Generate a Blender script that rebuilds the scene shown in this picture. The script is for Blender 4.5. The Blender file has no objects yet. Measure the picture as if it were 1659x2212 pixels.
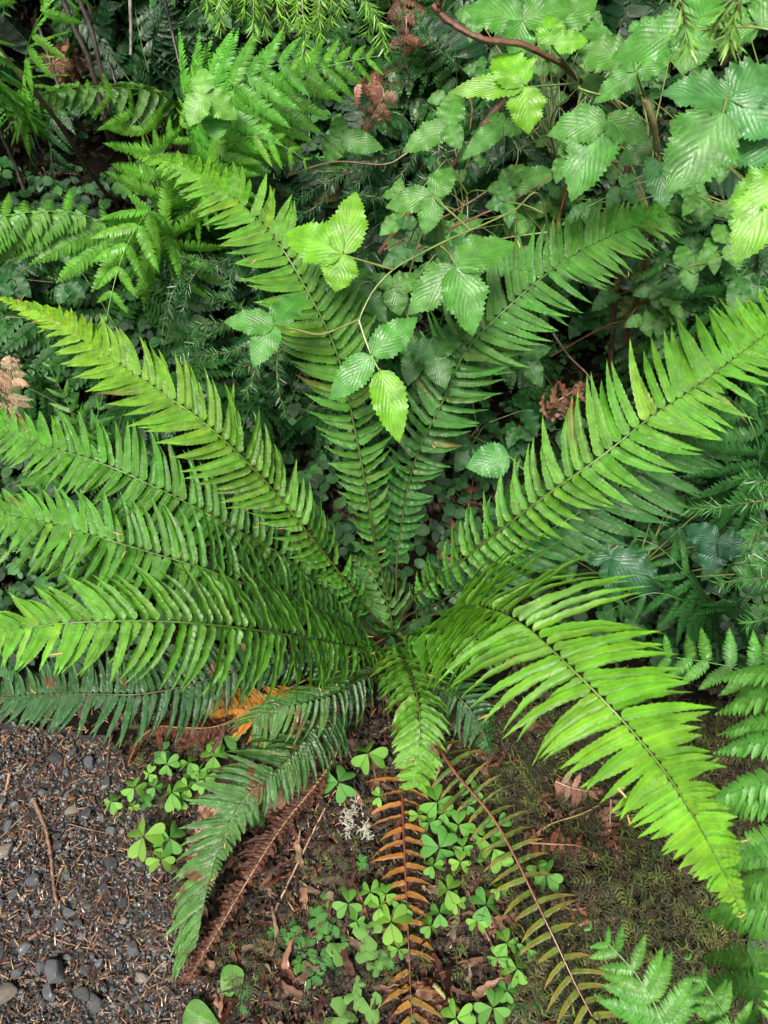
import bpy, math, random
import numpy as np
from mathutils import Vector
rnd = random.Random(7)
R = math.radians
scn = bpy.context.scene
COL = scn.collection

# ------------------------------------------------------------------ camera
CH, PITCH, VF = 1.30, 57.0, 67.0
cd = bpy.data.cameras.new('camera'); cam = bpy.data.objects.new('camera', cd); COL.objects.link(cam)
cam.location = (0, 0, CH); cam.rotation_euler = (R(90-PITCH), 0, 0)
cd.sensor_fit = 'VERTICAL'; cd.sensor_height = 24; cd.lens = 12/math.tan(R(VF/2))
cd.dof.use_dof = True; cd.dof.focus_distance = 1.08; cd.dof.aperture_fstop = 10.0
cd.clip_start = .02; cd.clip_end = 200
scn.camera = cam
# ------------------------------------------------------------------ light
SUN_EL, SUN_AZ = 62, 200
w = bpy.data.worlds.new('World'); scn.world = w; w.use_nodes = True
nt = w.node_tree; bg = nt.nodes['Background']
sk = nt.nodes.new('ShaderNodeTexSky'); sk.sky_type = 'NISHITA'; sk.sun_disc = False
sk.sun_elevation = R(SUN_EL); sk.sun_rotation = R(SUN_AZ); sk.dust_density = 7; sk.air_density = .7
nt.links.new(sk.outputs[0], bg.inputs[0]); bg.inputs[1].default_value = .066
sd = bpy.data.lights.new('sun', 'SUN'); sd.energy = 1.9; sd.angle = R(18); sd.color = (1, .95, .86)
sun = bpy.data.objects.new('sun', sd); COL.objects.link(sun); sun.location = (0, 0, 6)
a, e = R(SUN_AZ), R(SUN_EL)
sdir = Vector((math.sin(a)*math.cos(e), math.cos(a)*math.cos(e), math.sin(e)))
sun.rotation_euler = (-sdir).to_track_quat('-Z', 'Y').to_euler()
scn.view_settings.view_transform = 'Standard'; scn.view_settings.look = 'None'
scn.view_settings.exposure = 1.65; scn.view_settings.gamma = 1

# ------------------------------------------------------------------ picture -> place
W_, H_ = 1659., 2212.
F_ = np.array([0, math.cos(R(PITCH)), -math.sin(R(PITCH))]); U_ = np.array([0, math.sin(R(PITCH)), math.cos(R(PITCH))])
K_ = math.tan(R(VF/2))/(H_/2)
CAM = np.array([0, 0, CH])
def ray(u, v):
    d = F_ + np.array([1., 0, 0])*(u-W_/2)*K_ + U_*(H_/2-v)*K_
    return d/np.linalg.norm(d)
def pz(u, v, z): d = ray(u, v); return CAM + d*((z-CH)/d[2])
def pd(u, v, r): return CAM + ray(u, v)*r
def G(x, y):
    y = np.asarray(y, float); x = np.asarray(x, float)
    s = np.clip(y-.95, 0, None)
    h = .36*s*s/(s+.35)
    h = h + .05*np.clip(x-.1, 0, 1)*np.clip(y-.1, 0, 1)
    h = h + .012*np.sin(7*x+1.3)*np.sin(6*y+.4) + .006*np.sin(17*x+y*3)*np.sin(15*y-2*x)
    return h
def pg(u, v):
    d = ray(u, v); t = 1.0
    for i in range(60):
        p = CAM+d*t; t += (p[2]-float(G(p[0], p[1])))/(-d[2]+.35)
    return CAM+d*t
def project(p):
    d = np.asarray(p)-CAM; z = d@F_; return (d[0]/z/K_+W_/2, H_/2-(d@U_)/z/K_)
def px(dist): return K_*dist          # metres per picture unit
def norm(v): v = np.asarray(v, float); return v/(np.linalg.norm(v, axis=-1, keepdims=True)+1e-12)

# ------------------------------------------------------------------ materials
def newmat(n):
    m = bpy.data.materials.new(n); m.use_nodes = True
    t = m.node_tree; t.nodes.clear()
    return m, t, (lambda ty, **k: _n(t, ty, k)), t.links.new
def _n(t, ty, k):
    n = t.nodes.new(ty)
    for a_, b_ in k.items():
        if isinstance(b_, tuple) and a_ == 'inp':
            pass
        setattr(n, a_, b_)
    return n
def ramp(N, pts):
    r = N('ShaderNodeValToRGB'); el = r.color_ramp.elements
    while len(el) < len(pts): el.new(.5)
    for e_, (p, c) in zip(el, pts): e_.position = p; e_.color = (*c, 1) if len(c) == 3 else c
    return r
def math_(t, op, a_, b_=None, c_=None):
    n = t.nodes.new('ShaderNodeMath'); n.operation = op
    for i, v in enumerate((a_, b_, c_)):
        if v is None: continue
        if hasattr(v, 'links'): t.links.new(v, n.inputs[i])
        else: n.inputs[i].default_value = v
    return n.outputs[0]
def leafmat(name, rough=.38, coat=.5, trans=.35, veins=None, vamp=.3, drops=.5, mid=1.5, spots=0., tcol=(1.35, 1.4, .4), nscale=60):
    m, t, N, L = newmat(name)
    at = N('ShaderNodeVertexColor'); at.layer_name = 'Col'
    tc = N('ShaderNodeTexCoord'); uvn = N('ShaderNodeSeparateXYZ'); L(tc.outputs['UV'], uvn.inputs[0])
    uabs = math_(t, 'ABSOLUTE', math_(t, 'SUBTRACT', uvn.outputs[0], .5)); uabs = math_(t, 'MULTIPLY', uabs, 2.)
    no = N('ShaderNodeTexNoise'); no.inputs['Scale'].default_value = nscale; no.inputs['Detail'].default_value = 3
    L(tc.outputs['Object'], no.inputs['Vector'])
    mr = N('ShaderNodeMapRange'); mr.inputs[1].default_value = .3; mr.inputs[2].default_value = .7; mr.inputs[3].default_value = .72; mr.inputs[4].default_value = 1.25
    L(no.outputs[0], mr.inputs[0])
    mul = N('ShaderNodeVectorMath', operation='SCALE'); L(at.outputs[0], mul.inputs[0]); L(mr.outputs[0], mul.inputs[3])
    col = mul.outputs[0]
    # midvein line, scaled by mid; sorrel's dark fold crease is painted shade
    mv = N('ShaderNodeMapRange'); mv.inputs[1].default_value = .0; mv.inputs[2].default_value = .14; mv.inputs[3].default_value = mid; mv.inputs[4].default_value = 1.
    L(uabs, mv.inputs[0])
    m2 = N('ShaderNodeVectorMath', operation='SCALE'); L(col, m2.inputs[0]); L(mv.outputs[0], m2.inputs[3]); col = m2.outputs[0]
    if spots:
        vo = N('ShaderNodeTexNoise'); vo.inputs['Scale'].default_value = 28; vo.inputs['Detail'].default_value = 5; L(tc.outputs['Object'], vo.inputs['Vector'])
        rr = ramp(N, [(.60, (0, 0, 0)), (.66, (1, 1, 1))]); L(vo.outputs[0], rr.inputs[0])
        mx = N('ShaderNodeMix', data_type='RGBA'); sc = math_(t, 'MULTIPLY', rr.outputs[0], spots); L(sc, mx.inputs[0]); L(col, mx.inputs[6]); mx.inputs[7].default_value = (.12, .035, .012, 1); col = mx.outputs[2]
    # bumps: veins + blistering + water drops
    h = None
    if veins:
        ph = math_(t, 'SUBTRACT', uvn.outputs[1], math_(t, 'MULTIPLY', uabs, veins[1]))
        sn = math_(t, 'SINE', math_(t, 'MULTIPLY', ph, veins[0]*6.2832))
        sn = math_(t, 'ABSOLUTE', sn)
        h = math_(t, 'MULTIPLY', sn, vamp)
        vm = N('ShaderNodeMapRange'); vm.inputs[1].default_value = 0; vm.inputs[2].default_value = .45; vm.inputs[3].default_value = veins[2]; vm.inputs[4].default_value = 1
        L(sn, vm.inputs[0]); m3 = N('ShaderNodeVectorMath', operation='SCALE'); L(col, m3.inputs[0]); L(vm.outputs[0], m3.inputs[3]); col = m3.outputs[0]
    n2 = N('ShaderNodeTexNoise'); n2.inputs['Scale'].default_value = 190; n2.inputs['Detail'].default_value = 2; L(tc.outputs['Object'], n2.inputs['Vector'])
    hh = math_(t, 'MULTIPLY', n2.outputs[0], .7)
    h = hh if h is None else math_(t, 'ADD', h, hh)
    vor = N('ShaderNodeTexVoronoi'); vor.inputs['Scale'].default_value = 230; L(tc.outputs['Object'], vor.inputs['Vector'])
    dr = N('ShaderNodeMapRange'); dr.inputs[1].default_value = .0; dr.inputs[2].default_value = .33; dr.inputs[3].default_value = drops*1.6; dr.inputs[4].default_value = 0
    L(vor.outputs['Distance'], dr.inputs[0]); h = math_(t, 'ADD', h, dr.outputs[0])
    bp = N('ShaderNodeBump'); bp.inputs['Strength'].default_value = .55; bp.inputs['Distance'].default_value = .0012; L(h, bp.inputs['Height'])
    # wet patches
    wn = N('ShaderNodeTexNoise'); wn.inputs['Scale'].default_value = 45; L(tc.outputs['Object'], wn.inputs['Vector'])
    wr = N('ShaderNodeMapRange'); wr.inputs[1].default_value = .4; wr.inputs[2].default_value = .62; wr.inputs[3].default_value = rough+.08; wr.inputs[4].default_value = rough-.1
    L(wn.outputs[0], wr.inputs[0])
    b = N('ShaderNodeBsdfPrincipled'); L(col, b.inputs['Base Color']); L(wr.outputs[0], b.inputs['Roughness'])
    b.inputs['Coat Weight'].default_value = coat; b.inputs['Coat Roughness'].default_value = .2; b.inputs['Specular IOR Level'].default_value = .5
    L(bp.outputs[0], b.inputs['Normal']); L(bp.outputs[0], b.inputs['Coat Normal'])
    o = N('ShaderNodeOutputMaterial')
    if trans:
        tr = N('ShaderNodeBsdfTranslucent'); tm = N('ShaderNodeVectorMath', operation='MULTIPLY'); L(col, tm.inputs[0]); tm.inputs[1].default_value = tcol; L(tm.outputs[0], tr.inputs[0])
        mx = N('ShaderNodeMixShader'); mx.inputs[0].default_value = trans; L(b.outputs[0], mx.inputs[1]); L(tr.outputs[0], mx.inputs[2]); L(mx.outputs[0], o.inputs[0])
    else: L(b.outputs[0], o.inputs[0])
    return m
MAT = {}
MAT['fern'] = leafmat('fern leaf', rough=.33, coat=.4, trans=.36, veins=(26, .35, .93), vamp=.25, drops=.55, mid=1.35)
MAT['fern_old'] = leafmat('old fern leaf', rough=.32, coat=.55, trans=.2, veins=(26, .35, .9), vamp=.3, drops=.35, mid=1.3, spots=.8)
MAT['lace'] = leafmat('lacy fern leaf', rough=.5, coat=.08, trans=.35, drops=.4, mid=.8)
MAT['broad'] = leafmat('bramble leaf', rough=.47, coat=.04, trans=.26, veins=(3.8, .6, 1.05), vamp=.42, drops=.3, mid=1.2)
MAT['sorrel'] = leafmat('sorrel leaf', rough=.5, coat=.12, trans=.35, drops=.5, mid=.55, nscale=120)
MAT['needle'] = leafmat('needle', rough=.45, coat=.2, trans=.2, drops=0, mid=1)
MAT['dead'] = leafmat('dead leaf', rough=.42, coat=.35, trans=.12, veins=(14, .4, .75), vamp=.7, drops=.2, mid=.7, tcol=(1.3, .8, .5))
MAT['moss'] = leafmat('moss', rough=.7, coat=.0, trans=.2, drops=0, mid=1)
def plainmat(name, rough=.5, coat=0., bump=.5, bs=200, nscale=40, lo=.65, hi=1.3):
    m, t, N, L = newmat(name)
    at = N('ShaderNodeVertexColor'); at.layer_name = 'Col'; tc = N('ShaderNodeTexCoord')
    no = N('ShaderNodeTexNoise'); no.inputs['Scale'].default_value = nscale; no.inputs['Detail'].default_value = 5; L(tc.outputs['Object'], no.inputs['Vector'])
    mr = N('ShaderNodeMapRange'); mr.inputs[1].default_value = .3; mr.inputs[2].default_value = .7; mr.inputs[3].default_value = lo; mr.inputs[4].default_value = hi; L(no.outputs[0], mr.inputs[0])
    mul = N('ShaderNodeVectorMath', operation='SCALE'); L(at.outputs[0], mul.inputs[0]); L(mr.outputs[0], mul.inputs[3])
    n2 = N('ShaderNodeTexNoise'); n2.inputs['Scale'].default_value = bs; n2.inputs['Detail'].default_value = 4; L(tc.outputs['Object'], n2.inputs['Vector'])
    bp = N('ShaderNodeBump'); bp.inputs['Strength'].default_value = bump; bp.inputs['Distance'].default_value = .002; L(n2.outputs[0], bp.inputs['Height'])
    b = N('ShaderNodeBsdfPrincipled'); L(mul.outputs[0], b.inputs['Base Color']); b.inputs['Roughness'].default_value = rough
    b.inputs['Coat Weight'].default_value = coat; b.inputs['Coat Roughness'].default_value = .15; L(bp.outputs[0], b.inputs['Normal'])
    o = N('ShaderNodeOutputMaterial'); L(b.outputs[0], o.inputs[0])
    return m
MAT['stem'] = plainmat('stem', .45, .3)
MAT['bark'] = plainmat('bark', .6, .2, bump=.9, bs=150, lo=.45, hi=1.5)
MAT['stone'] = plainmat('wet stone', .42, .2, bump=.8, bs=160, nscale=70, lo=.45, hi=1.5)
MAT['lichen'] = plainmat('lichen', .8)
def soilmat(name, c0, c1, c2, bs):
    m, t, N, L = newmat(name); tc = N('ShaderNodeTexCoord')
    n1 = N('ShaderNodeTexNoise'); n1.inputs['Scale'].default_value = 30; n1.inputs['Detail'].default_value = 8; n1.inputs['Roughness'].default_value = .75; L(tc.outputs['Object'], n1.inputs['Vector'])
    r = ramp(N, [(.32, c0), (.5, c1), (.68, c2)]); L(n1.outputs[0], r.inputs[0])
    n2 = N('ShaderNodeTexNoise'); n2.inputs['Scale'].default_value = bs; n2.inputs['Detail'].default_value = 8; n2.inputs['Roughness'].default_value = .7; L(tc.outputs['Object'], n2.inputs['Vector'])
    bp = N('ShaderNodeBump'); bp.inputs['Strength'].default_value = 1; bp.inputs['Distance'].default_value = .01; L(n2.outputs[0], bp.inputs['Height'])
    wr = N('ShaderNodeMapRange'); wr.inputs[1].default_value = .4; wr.inputs[2].default_value = .65; wr.inputs[3].default_value = .9; wr.inputs[4].default_value = .5; L(n1.outputs[0], wr.inputs[0])
    b = N('ShaderNodeBsdfPrincipled'); L(r.outputs[0], b.inputs['Base Color']); L(wr.outputs[0], b.inputs['Roughness']); L(bp.outputs[0], b.inputs['Normal']); b.inputs['Specular IOR Level'].default_value = .12 if name == 'forest soil' else .5
    o = N('ShaderNodeOutputMaterial'); L(b.outputs[0], o.inputs[0]); return m
MAT['soil'] = soilmat('forest soil', (.003, .0022, .0015), (.006, .005, .003), (.007, .010, .003), 90)
MAT['path'] = soilmat('path soil', (.010, .009, .009), (.025, .0215, .022), (.054, .048, .05), 120)

# ------------------------------------------------------------------ mesh collector
class M:
    def __init__(s): s.V = []; s.F = []; s.C = []; s.T = []; s.n = 0
    def add(s, V, F, C, UV):
        V = np.asarray(V, np.float32).reshape(-1, 3); k = len(V)
        C = np.broadcast_to(np.asarray(C, np.float32), (k, 3)) if np.ndim(C) < 2 else np.asarray(C, np.float32)
        s.V.append(V); s.F.append(np.asarray(F, np.int32)+s.n); s.C.append(C); s.T.append(np.asarray(UV, np.float32).reshape(-1, 2)); s.n += k
    def build(s, name, mat, parent=None, origin=None):
        V = np.concatenate(s.V); F = np.concatenate(s.F); C = np.concatenate(s.C); T = np.concatenate(s.T)
        o_ = np.zeros(3) if origin is None else np.asarray(origin, float)
        if parent is not None and origin is None:
            r = parent
            while r.parent: r = r.parent
            o_ = np.array(r.location)
        me = bpy.data.meshes.new(name)
        me.vertices.add(len(V)); me.vertices.foreach_set('co', (V-o_.astype(np.float32)).ravel())
        me.loops.add(F.size); me.loops.foreach_set('vertex_index', F.ravel())
        me.polygons.add(len(F)); me.polygons.foreach_set('loop_start', np.arange(0, F.size, 4, dtype=np.int32))
        me.polygons.foreach_set('use_smooth', np.ones(len(F), bool))
        ca = me.color_attributes.new('Col', 'FLOAT_COLOR', 'POINT')
        ca.data.foreach_set('color', np.concatenate([C, np.ones((len(C), 1), np.float32)], 1).astype(np.float32).ravel())
        uv = me.uv_layers.new(name='UVMap'); uv.data.foreach_set('uv', T[F.ravel()].ravel())
        me.update(calc_edges=True); me.validate()
        me.materials.append(MAT[mat])
        ob = bpy.data.objects.new(name, me); COL.objects.link(ob)
        if parent is not None: ob.parent = parent
        else: ob.location = o_
        return ob
def gridfaces(n, m):
    i = np.arange(n-1)[:, None]*m + np.arange(m-1)[None, :]
    return np.stack([i, i+1, i+1+m, i+m], -1).reshape(-1, 4)
def tag(o, label, cat, group=None, kind=None):
    o['label'] = label
    if cat: o['category'] = cat
    if group: o['group'] = group
    if kind: o['kind'] = kind
    return o
def struct(o): o['kind'] = 'structure'; return o
def empty(name, loc):
    o = bpy.data.objects.new(name, None); COL.objects.link(o); o.location = Vector([float(c) for c in loc]); o.empty_display_size = .05; return o
def copy_tree(o, parent=None):
    c = o.copy(); COL.objects.link(c); c.parent = parent
    for ch in list(o.children): copy_tree(ch, c)
    return c

# ------------------------------------------------------------------ shapes
def curve(pts, n):
    P = np.asarray(pts, float); P = np.vstack([2*P[0]-P[1], P, 2*P[-1]-P[-2]])
    out = []
    for i in range(1, len(P)-2):
        t = np.linspace(0, 1, 12, endpoint=False)[:, None]
        p0, p1, p2, p3 = P[i-1], P[i], P[i+1], P[i+2]
        out.append(.5*(2*p1+(p2-p0)*t+(2*p0-5*p1+4*p2-p3)*t*t+(3*p1-p0-3*p2+p3)*t**3))
    out = np.vstack(out+[P[-2][None]])
    d = np.r_[0, np.cumsum(np.linalg.norm(np.diff(out, axis=0), axis=1))]
    s = np.linspace(0, d[-1], n)
    return np.stack([np.interp(s, d, out[:, k]) for k in range(3)], 1), d[-1]
def tube(m, pts, r0, r1, col, k=6, n=None, col1=None, wob=0):
    n = n or max(4, len(pts)*4)
    P, _ = curve(pts, n)
    if wob: P = P + np.array([[rnd.gauss(0, wob) for _ in range(3)] for _ in range(n)])
    T = norm(np.gradient(P, axis=0)); ref = np.array([.31, .2, .93])
    A = norm(np.cross(T, ref)); B = np.cross(T, A)
    rr = np.linspace(r0, r1, n)[:, None, None]
    if wob: rr = rr*np.array([1+rnd.uniform(-.15, .15) for _ in range(n)])[:, None, None]
    th = np.linspace(0, 2*math.pi, k+1)
    V = P[:, None]+rr*(A[:, None]*np.cos(th)[None, :, None]+B[:, None]*np.sin(th)[None, :, None])
    c0 = np.asarray(col, float); c1 = c0 if col1 is None else np.asarray(col1, float)
    C = (c0[None]*(1-np.linspace(0, 1, n)[:, None])+c1[None]*np.linspace(0, 1, n)[:, None])
    C = np.repeat(C, k+1, 0)
    UV = np.zeros((n*(k+1), 2)); UV[:, 0] = 1
    m.add(V, gridfaces(n, k+1), C, UV)
def tpl_leaf(n=10, m=3, prof=None, serr=.0, fold=.25, teeth=None, ripple=0, seed=0):
    """leaf from x=0..1, half width 1 in y (scaled later); columns across"""
    r_ = random.Random(seed)
    t = np.linspace(0, 1, n+1); u = np.linspace(-1, 1, m)
    w_ = np.array([prof(x) for x in t])
    X = np.repeat(t[:, None], m, 1); Y = w_[:, None]*u[None]
    Z = fold*np.abs(Y)*.5
    if serr:
        alt = (np.arange(n+1) % 2)
        for c in (0, m-1):
            Y[:, c] *= 1-serr*alt
            X[:, c] += (1-alt)*serr*.55/n*3*(w_ > .02)
    if ripple:
        ph = r_.uniform(0, 6)
        Z = Z + ripple*np.sin(t*22+ph)[:, None]*np.abs(u)[None]*w_[:, None]*u[None]**2
    V = np.stack([X, Y, Z], -1).reshape(-1, 3)
    UV = np.stack([np.repeat((u*.5+.5)[None], n+1, 0), X], -1).reshape(-1, 2)
    return V, gridfaces(n+1, m), UV
def stamp(m, tpl, o, X, Y, Z, sx, sy, col, bend=0, curv=0, twist=0, col1=None, jag=0):
    V, F, UV = tpl
    x, y, z = V[:, 0].copy(), V[:, 1]*sy, V[:, 2]*sy
    if twist:
        a_ = twist*x; y, z = y*np.cos(a_)-z*np.sin(a_), y*np.sin(a_)+z*np.cos(a_)
    y = y + curv*sx*x*x
    if abs(bend) > 1e-4:     # true circular bend
        xs = np.sin(bend*x)/bend*sx; zs = -(1-np.cos(bend*x))/bend*sx
        zz = zs+z*np.cos(bend*x); xx = xs+z*np.sin(bend*x)
    else: xx = x*sx; zz = z
    P = o+xx[:, None]*X+y[:, None]*Y+zz[:, None]*Z
    c = np.asarray(col, float)
    if col1 is not None:
        k = np.clip(V[:, 0], 0, 1)[:, None]**1.5; c = c[None]*(1-k)+np.asarray(col1, float)[None]*k
    m.add(P, F, c, UV)
def sw_prof(x):   # sword fern leaflet: wide base, long parallel, pointed tip
    if x < .04: return .55+x*11
    return (1-.42*x)*min(1, (1-x)*2.6)**.85 if x < 1 else 0
PIN = [tpl_leaf(24, 3, sw_prof, serr=.16, fold=.95, ripple=.13, seed=i) for i in range(6)]
PINS = tpl_leaf(10, 3, sw_prof, fold=.5)
PINR = [tpl_leaf(18, 5, lambda x: sw_prof(x)*(1+.15*math.sin(x*25+i)), fold=1.3, ripple=.35, seed=i+9) for i in range(3)]
def normals(P, blend=.5, roll=0):
    T = norm(np.gradient(P, axis=0))
    C = norm(CAM-P); ref = norm(np.array([0, 0, 1.])*(1-blend)+C*blend)
    N = norm(ref-(ref*T).sum(1, keepdims=True)*T)
    S = np.cross(T, N)           # right-hand side looking along T with N up
    ro = np.linspace(*roll, len(P)) if isinstance(roll, tuple) else np.full(len(P), roll)
    ro = np.radians(ro)[:, None]
    return T, N*np.cos(ro)+S*np.sin(ro), S*np.cos(ro)-N*np.sin(ro)
def sprof(s):
    a_ = min(1, .2+s*2.0)
    b_ = 1 if s < .36 else max(0, 1-((s-.36)/.65)**1.55)
    return a_*b_+.03
def jc(c, v=.12):
    k = 1+rnd.uniform(-v, v); return np.array([c[0]*k*(1+rnd.uniform(-v, v)), c[1]*k, c[2]*k])
def sword(parent, pts, L=.09, pairs=34, w=None, sweep=(22, 22), droop=22, twist=12, blend=.4, roll=0, c0=(.06, .2, .03), c1=(.13, .3, .03), lscale=(1, 1), s0=.1, mat='fern', label=None, rcol=(.045, .032, .012), prof=sprof, bend=.35, curv=.16, rr=.0021, tpls=None, miss=0., tipc=None, name='frond', cw=1.0, name2='midrib', tipe=1.3):
    P, ln = curve(pts, 160); T, N, S = normals(P, blend, roll)
    m = M(); pairs = int(pairs*(1.18 if mat != 'dead' and pairs > 40 else 1)); sp = ln*(1-s0)/pairs
    w = w or sp*.55; lerp = lambda a_, s_: a_[0]+(a_[1]-a_[0])*s_ if isinstance(a_, tuple) else a_
    for i in range(pairs):
        s = 1-(1-(i+.5)/pairs)**tipe; dsp = tipe*(1-(i+.5)/pairs)**(tipe-1)
        for sd_ in (1, -1):
            if rnd.random() < miss: continue
            q = (s0+(1-s0)*(s+sd_*.12/pairs))*159; k = min(158, int(q)); f = q-k
            o = P[k]*(1-f)+P[k+1]*f; t, n, sr = T[k], N[k], S[k]*sd_
            pf = prof(s)
            Ln = L*pf*lerp(lscale[0 if sd_ > 0 else 1], s)*(1+rnd.uniform(-.08, .06))
            wild = max(0, 1-s*6); sw = R(lerp(sweep[0 if sd_ > 0 else 1], s)+24*max(0, s-.6)/.4+rnd.gauss(0, 4+6*wild))
            dr = R((droop[0 if sd_ > 0 else 1] if isinstance(droop, tuple) else droop)+rnd.gauss(0, 6+8*wild))
            d = sr*math.cos(sw)+t*math.sin(sw); d = norm(d*math.cos(dr)-n*math.sin(dr))
            nn = norm(n-(n@d)*d); y = np.cross(nn, d)
            tw = R(twist+rnd.gauss(0, 9))*sd_
            y, nn = y*math.cos(tw)+nn*math.sin(tw), nn*math.cos(tw)-y*math.sin(tw)
            c = jc(np.asarray(c0)*(1-s)+np.asarray(c1)*s); ct = c*1.12 if tipc is None else np.asarray(tipc)*rnd.uniform(.8, 1.2)
            q_ = rnd.random()
            if mat != 'dead' and s > .12:
                if q_ < .012: ct = np.array([.22, .12, .03])*rnd.uniform(.6, 1.2)
                elif q_ < .04: Ln *= rnd.uniform(.35, .8)
                elif q_ < .05: continue
                elif q_ < .085: c = c*np.array([1.5, 1.1, .8])
            tp = rnd.choice(tpls or PIN)
            stamp(m, tp, o+d*.001, d, y, nn, Ln*1.04, min(w*cw*(.2+.8*dsp), Ln*.26)*(1+rnd.uniform(-.1, .07)), c, bend=bend*rnd.uniform(.3, 1.7), curv=curv*sd_*rnd.uniform(.3, 1.6)*1.0, twist=rnd.uniform(-.25, .25), col1=ct)
    fo = m.build(name, mat, parent)
    if label: fo['label'] = label
    r = M(); tube(r, P[::4], rr, rr*.25, rcol, k=6, n=60, col1=np.asarray(rcol)*1.1 if mat == 'dead' else np.asarray(rcol)*.5+np.asarray(c1)*.5)
    ro = r.build(name2, 'stem', fo)
    return fo
# lacy (twice divided) fern leaflet: a small comb of lobed pinnules
def tpl_pinna(np_=16, wid=.16, lobes=4, seed=0, gap=.9):
    r_ = random.Random(seed)
    oval = lambda x: (math.sin(math.pi*min(1, x*.86+.14)))**.6*(1-.1*x)
    lf = tpl_leaf(lobes, 3, oval, fold=.3, serr=0)
    Vs, Fs, Us = [], [], []; n = 0
    for i in range(np_):
        s = (i+.5)/np_
        env = min(1, .75+s*1.5)*(1-max(0, (s-.35)/.65)**1.6)*wid+.012
        for sd_ in (1, -1):
            a_ = R(62-18*s+r_.gauss(0, 4)); L_ = env*(1+r_.uniform(-.1, .1)); W = .5/np_*gap
            V = lf[0].copy(); x, y, z = V[:, 0]*L_, V[:, 1]*min(W, L_*.42), V[:, 2]*W
            z = z-.25*x*V[:, 0]+r_.uniform(-.3, .3)*y
            X = s+x*math.cos(a_)-y*math.sin(a_); Y = (x*math.sin(a_)+y*math.cos(a_))*sd_
            Vs.append(np.stack([X, Y, z], 1)); f = lf[1]; Fs.append(f+n); n += len(V)
            Us.append(lf[2])
    # axis
    t = np.linspace(0, 1, 7); ax = np.stack([np.repeat(t, 2), np.tile([-.006, .006], 7), np.full(14, .004)], 1)
    Vs.append(ax); Fs.append(gridfaces(7, 2)+n); Us.append(np.tile([.5, .5], (14, 1)))
    return np.vstack(Vs), np.vstack(Fs), np.vstack(Us)
LACE = [tpl_pinna(23, .15, 4, i, .95) for i in range(4)]
LACEF = [tpl_pinna(18, .16, 6, i+20, .98) for i in range(3)]
LACES = [tpl_pinna(10, .18, 2, i+30, 1.1) for i in range(3)]
def lprof(s): return min(1, .75+s*2)*(max(0, 1-s))**.6+.02
def lace(parent, pts, L=.16, pairs=12, blend=.6, roll=0, c0=(.05, .18, .03), c1=(.07, .22, .04), sweep=(28, 28), droop=15, s0=.35, bend=.5, lscale=(1, 1), tpls=None, label=None, rcol=(.09, .14, .04), prof=lprof, rr=.0016, curv=.0, name='frond', wsc=1., pmul=1.55):
    P, ln = curve(pts, 120); T, N, S = normals(P, blend, roll); m = M(); pairs = int(pairs*pmul)
    for i in range(pairs):
        s = (i+.5)/pairs
        for j, sd_ in enumerate((1, -1)):
            k = min(118, int((s0+(1-s0)*s)*119)); o = P[k]; t, n, sr = T[k], N[k], S[k]*sd_
            if lscale[j] <= 0: continue
            Ln = L*prof(s)*lscale[j]*(1+rnd.uniform(-.08, .08)); sw = R(sweep[j]*(1+s*.5)+rnd.gauss(0, 4)); dr = R(droop+rnd.gauss(0, 6))
            d = norm((sr*math.cos(sw)+t*math.sin(sw))*math.cos(dr)-n*math.sin(dr))
            nn = norm(n-(n@d)*d); y = np.cross(nn, d); tw = rnd.gauss(0, .15)
            y, nn = y*math.cos(tw)+nn*math.sin(tw), nn*math.cos(tw)-y*math.sin(tw)
            c = jc(np.asarray(c0)*(1-s)+np.asarray(c1)*s)
            stamp(m, rnd.choice(tpls or LACE), o, d, y, nn, Ln, Ln*wsc, c, bend=bend*rnd.uniform(.5, 1.4), curv=(curv+rnd.gauss(0, .03))*sd_, col1=c*1.15)
    fo = m.build(name, 'lace', parent)
    if label: fo['label'] = label
    r = M(); tube(r, P[::4], rr, rr*.3, rcol, k=5, n=40, col1=c1); r.build('stalk', 'stem', fo)
    return fo
# bramble leaflet
def bprof(x):
    return (math.sin(math.pi*x**.66))**.8*(1 if x < .75 else 1-(x-.75)*1.1) if 0 < x < 1 else 0
BL = [tpl_leaf(26, 7, bprof, serr=.13, fold=.28, ripple=.14, seed=i) for i in range(5)]
def lobed(seed):
    f = lambda x: bprof(x)*(1+.075*math.sin(x*17+seed))
    return tpl_leaf(30, 7, f, serr=.15, fold=.3, ripple=.12, seed=seed)
BLL = [lobed(i) for i in range(5)]
def leaflet(m, J, n, tip, wpx, dist, col, tpls=None):
    """leaflet in the plane through J with normal n, reaching to the picture point tip"""
    d0 = ray(tip[0], tip[1]); t = ((J-CAM)@n)/(d0@n); Tp = CAM+d0*t
    X = Tp-J; L_ = np.linalg.norm(X); X = X/L_; Y = np.cross(n, X); w_ = wpx*px(dist)*.5*.92
    # a bent leaf: the tip drops
    b = rnd.uniform(.25, .6); k = b/math.sin(b)
    stamp(m, rnd.choice(tpls or BL), J, X, Y, n, L_*1.0*k, w_, jc(col, .1), bend=b, curv=rnd.gauss(0, .03), twist=rnd.gauss(0, .12))
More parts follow.
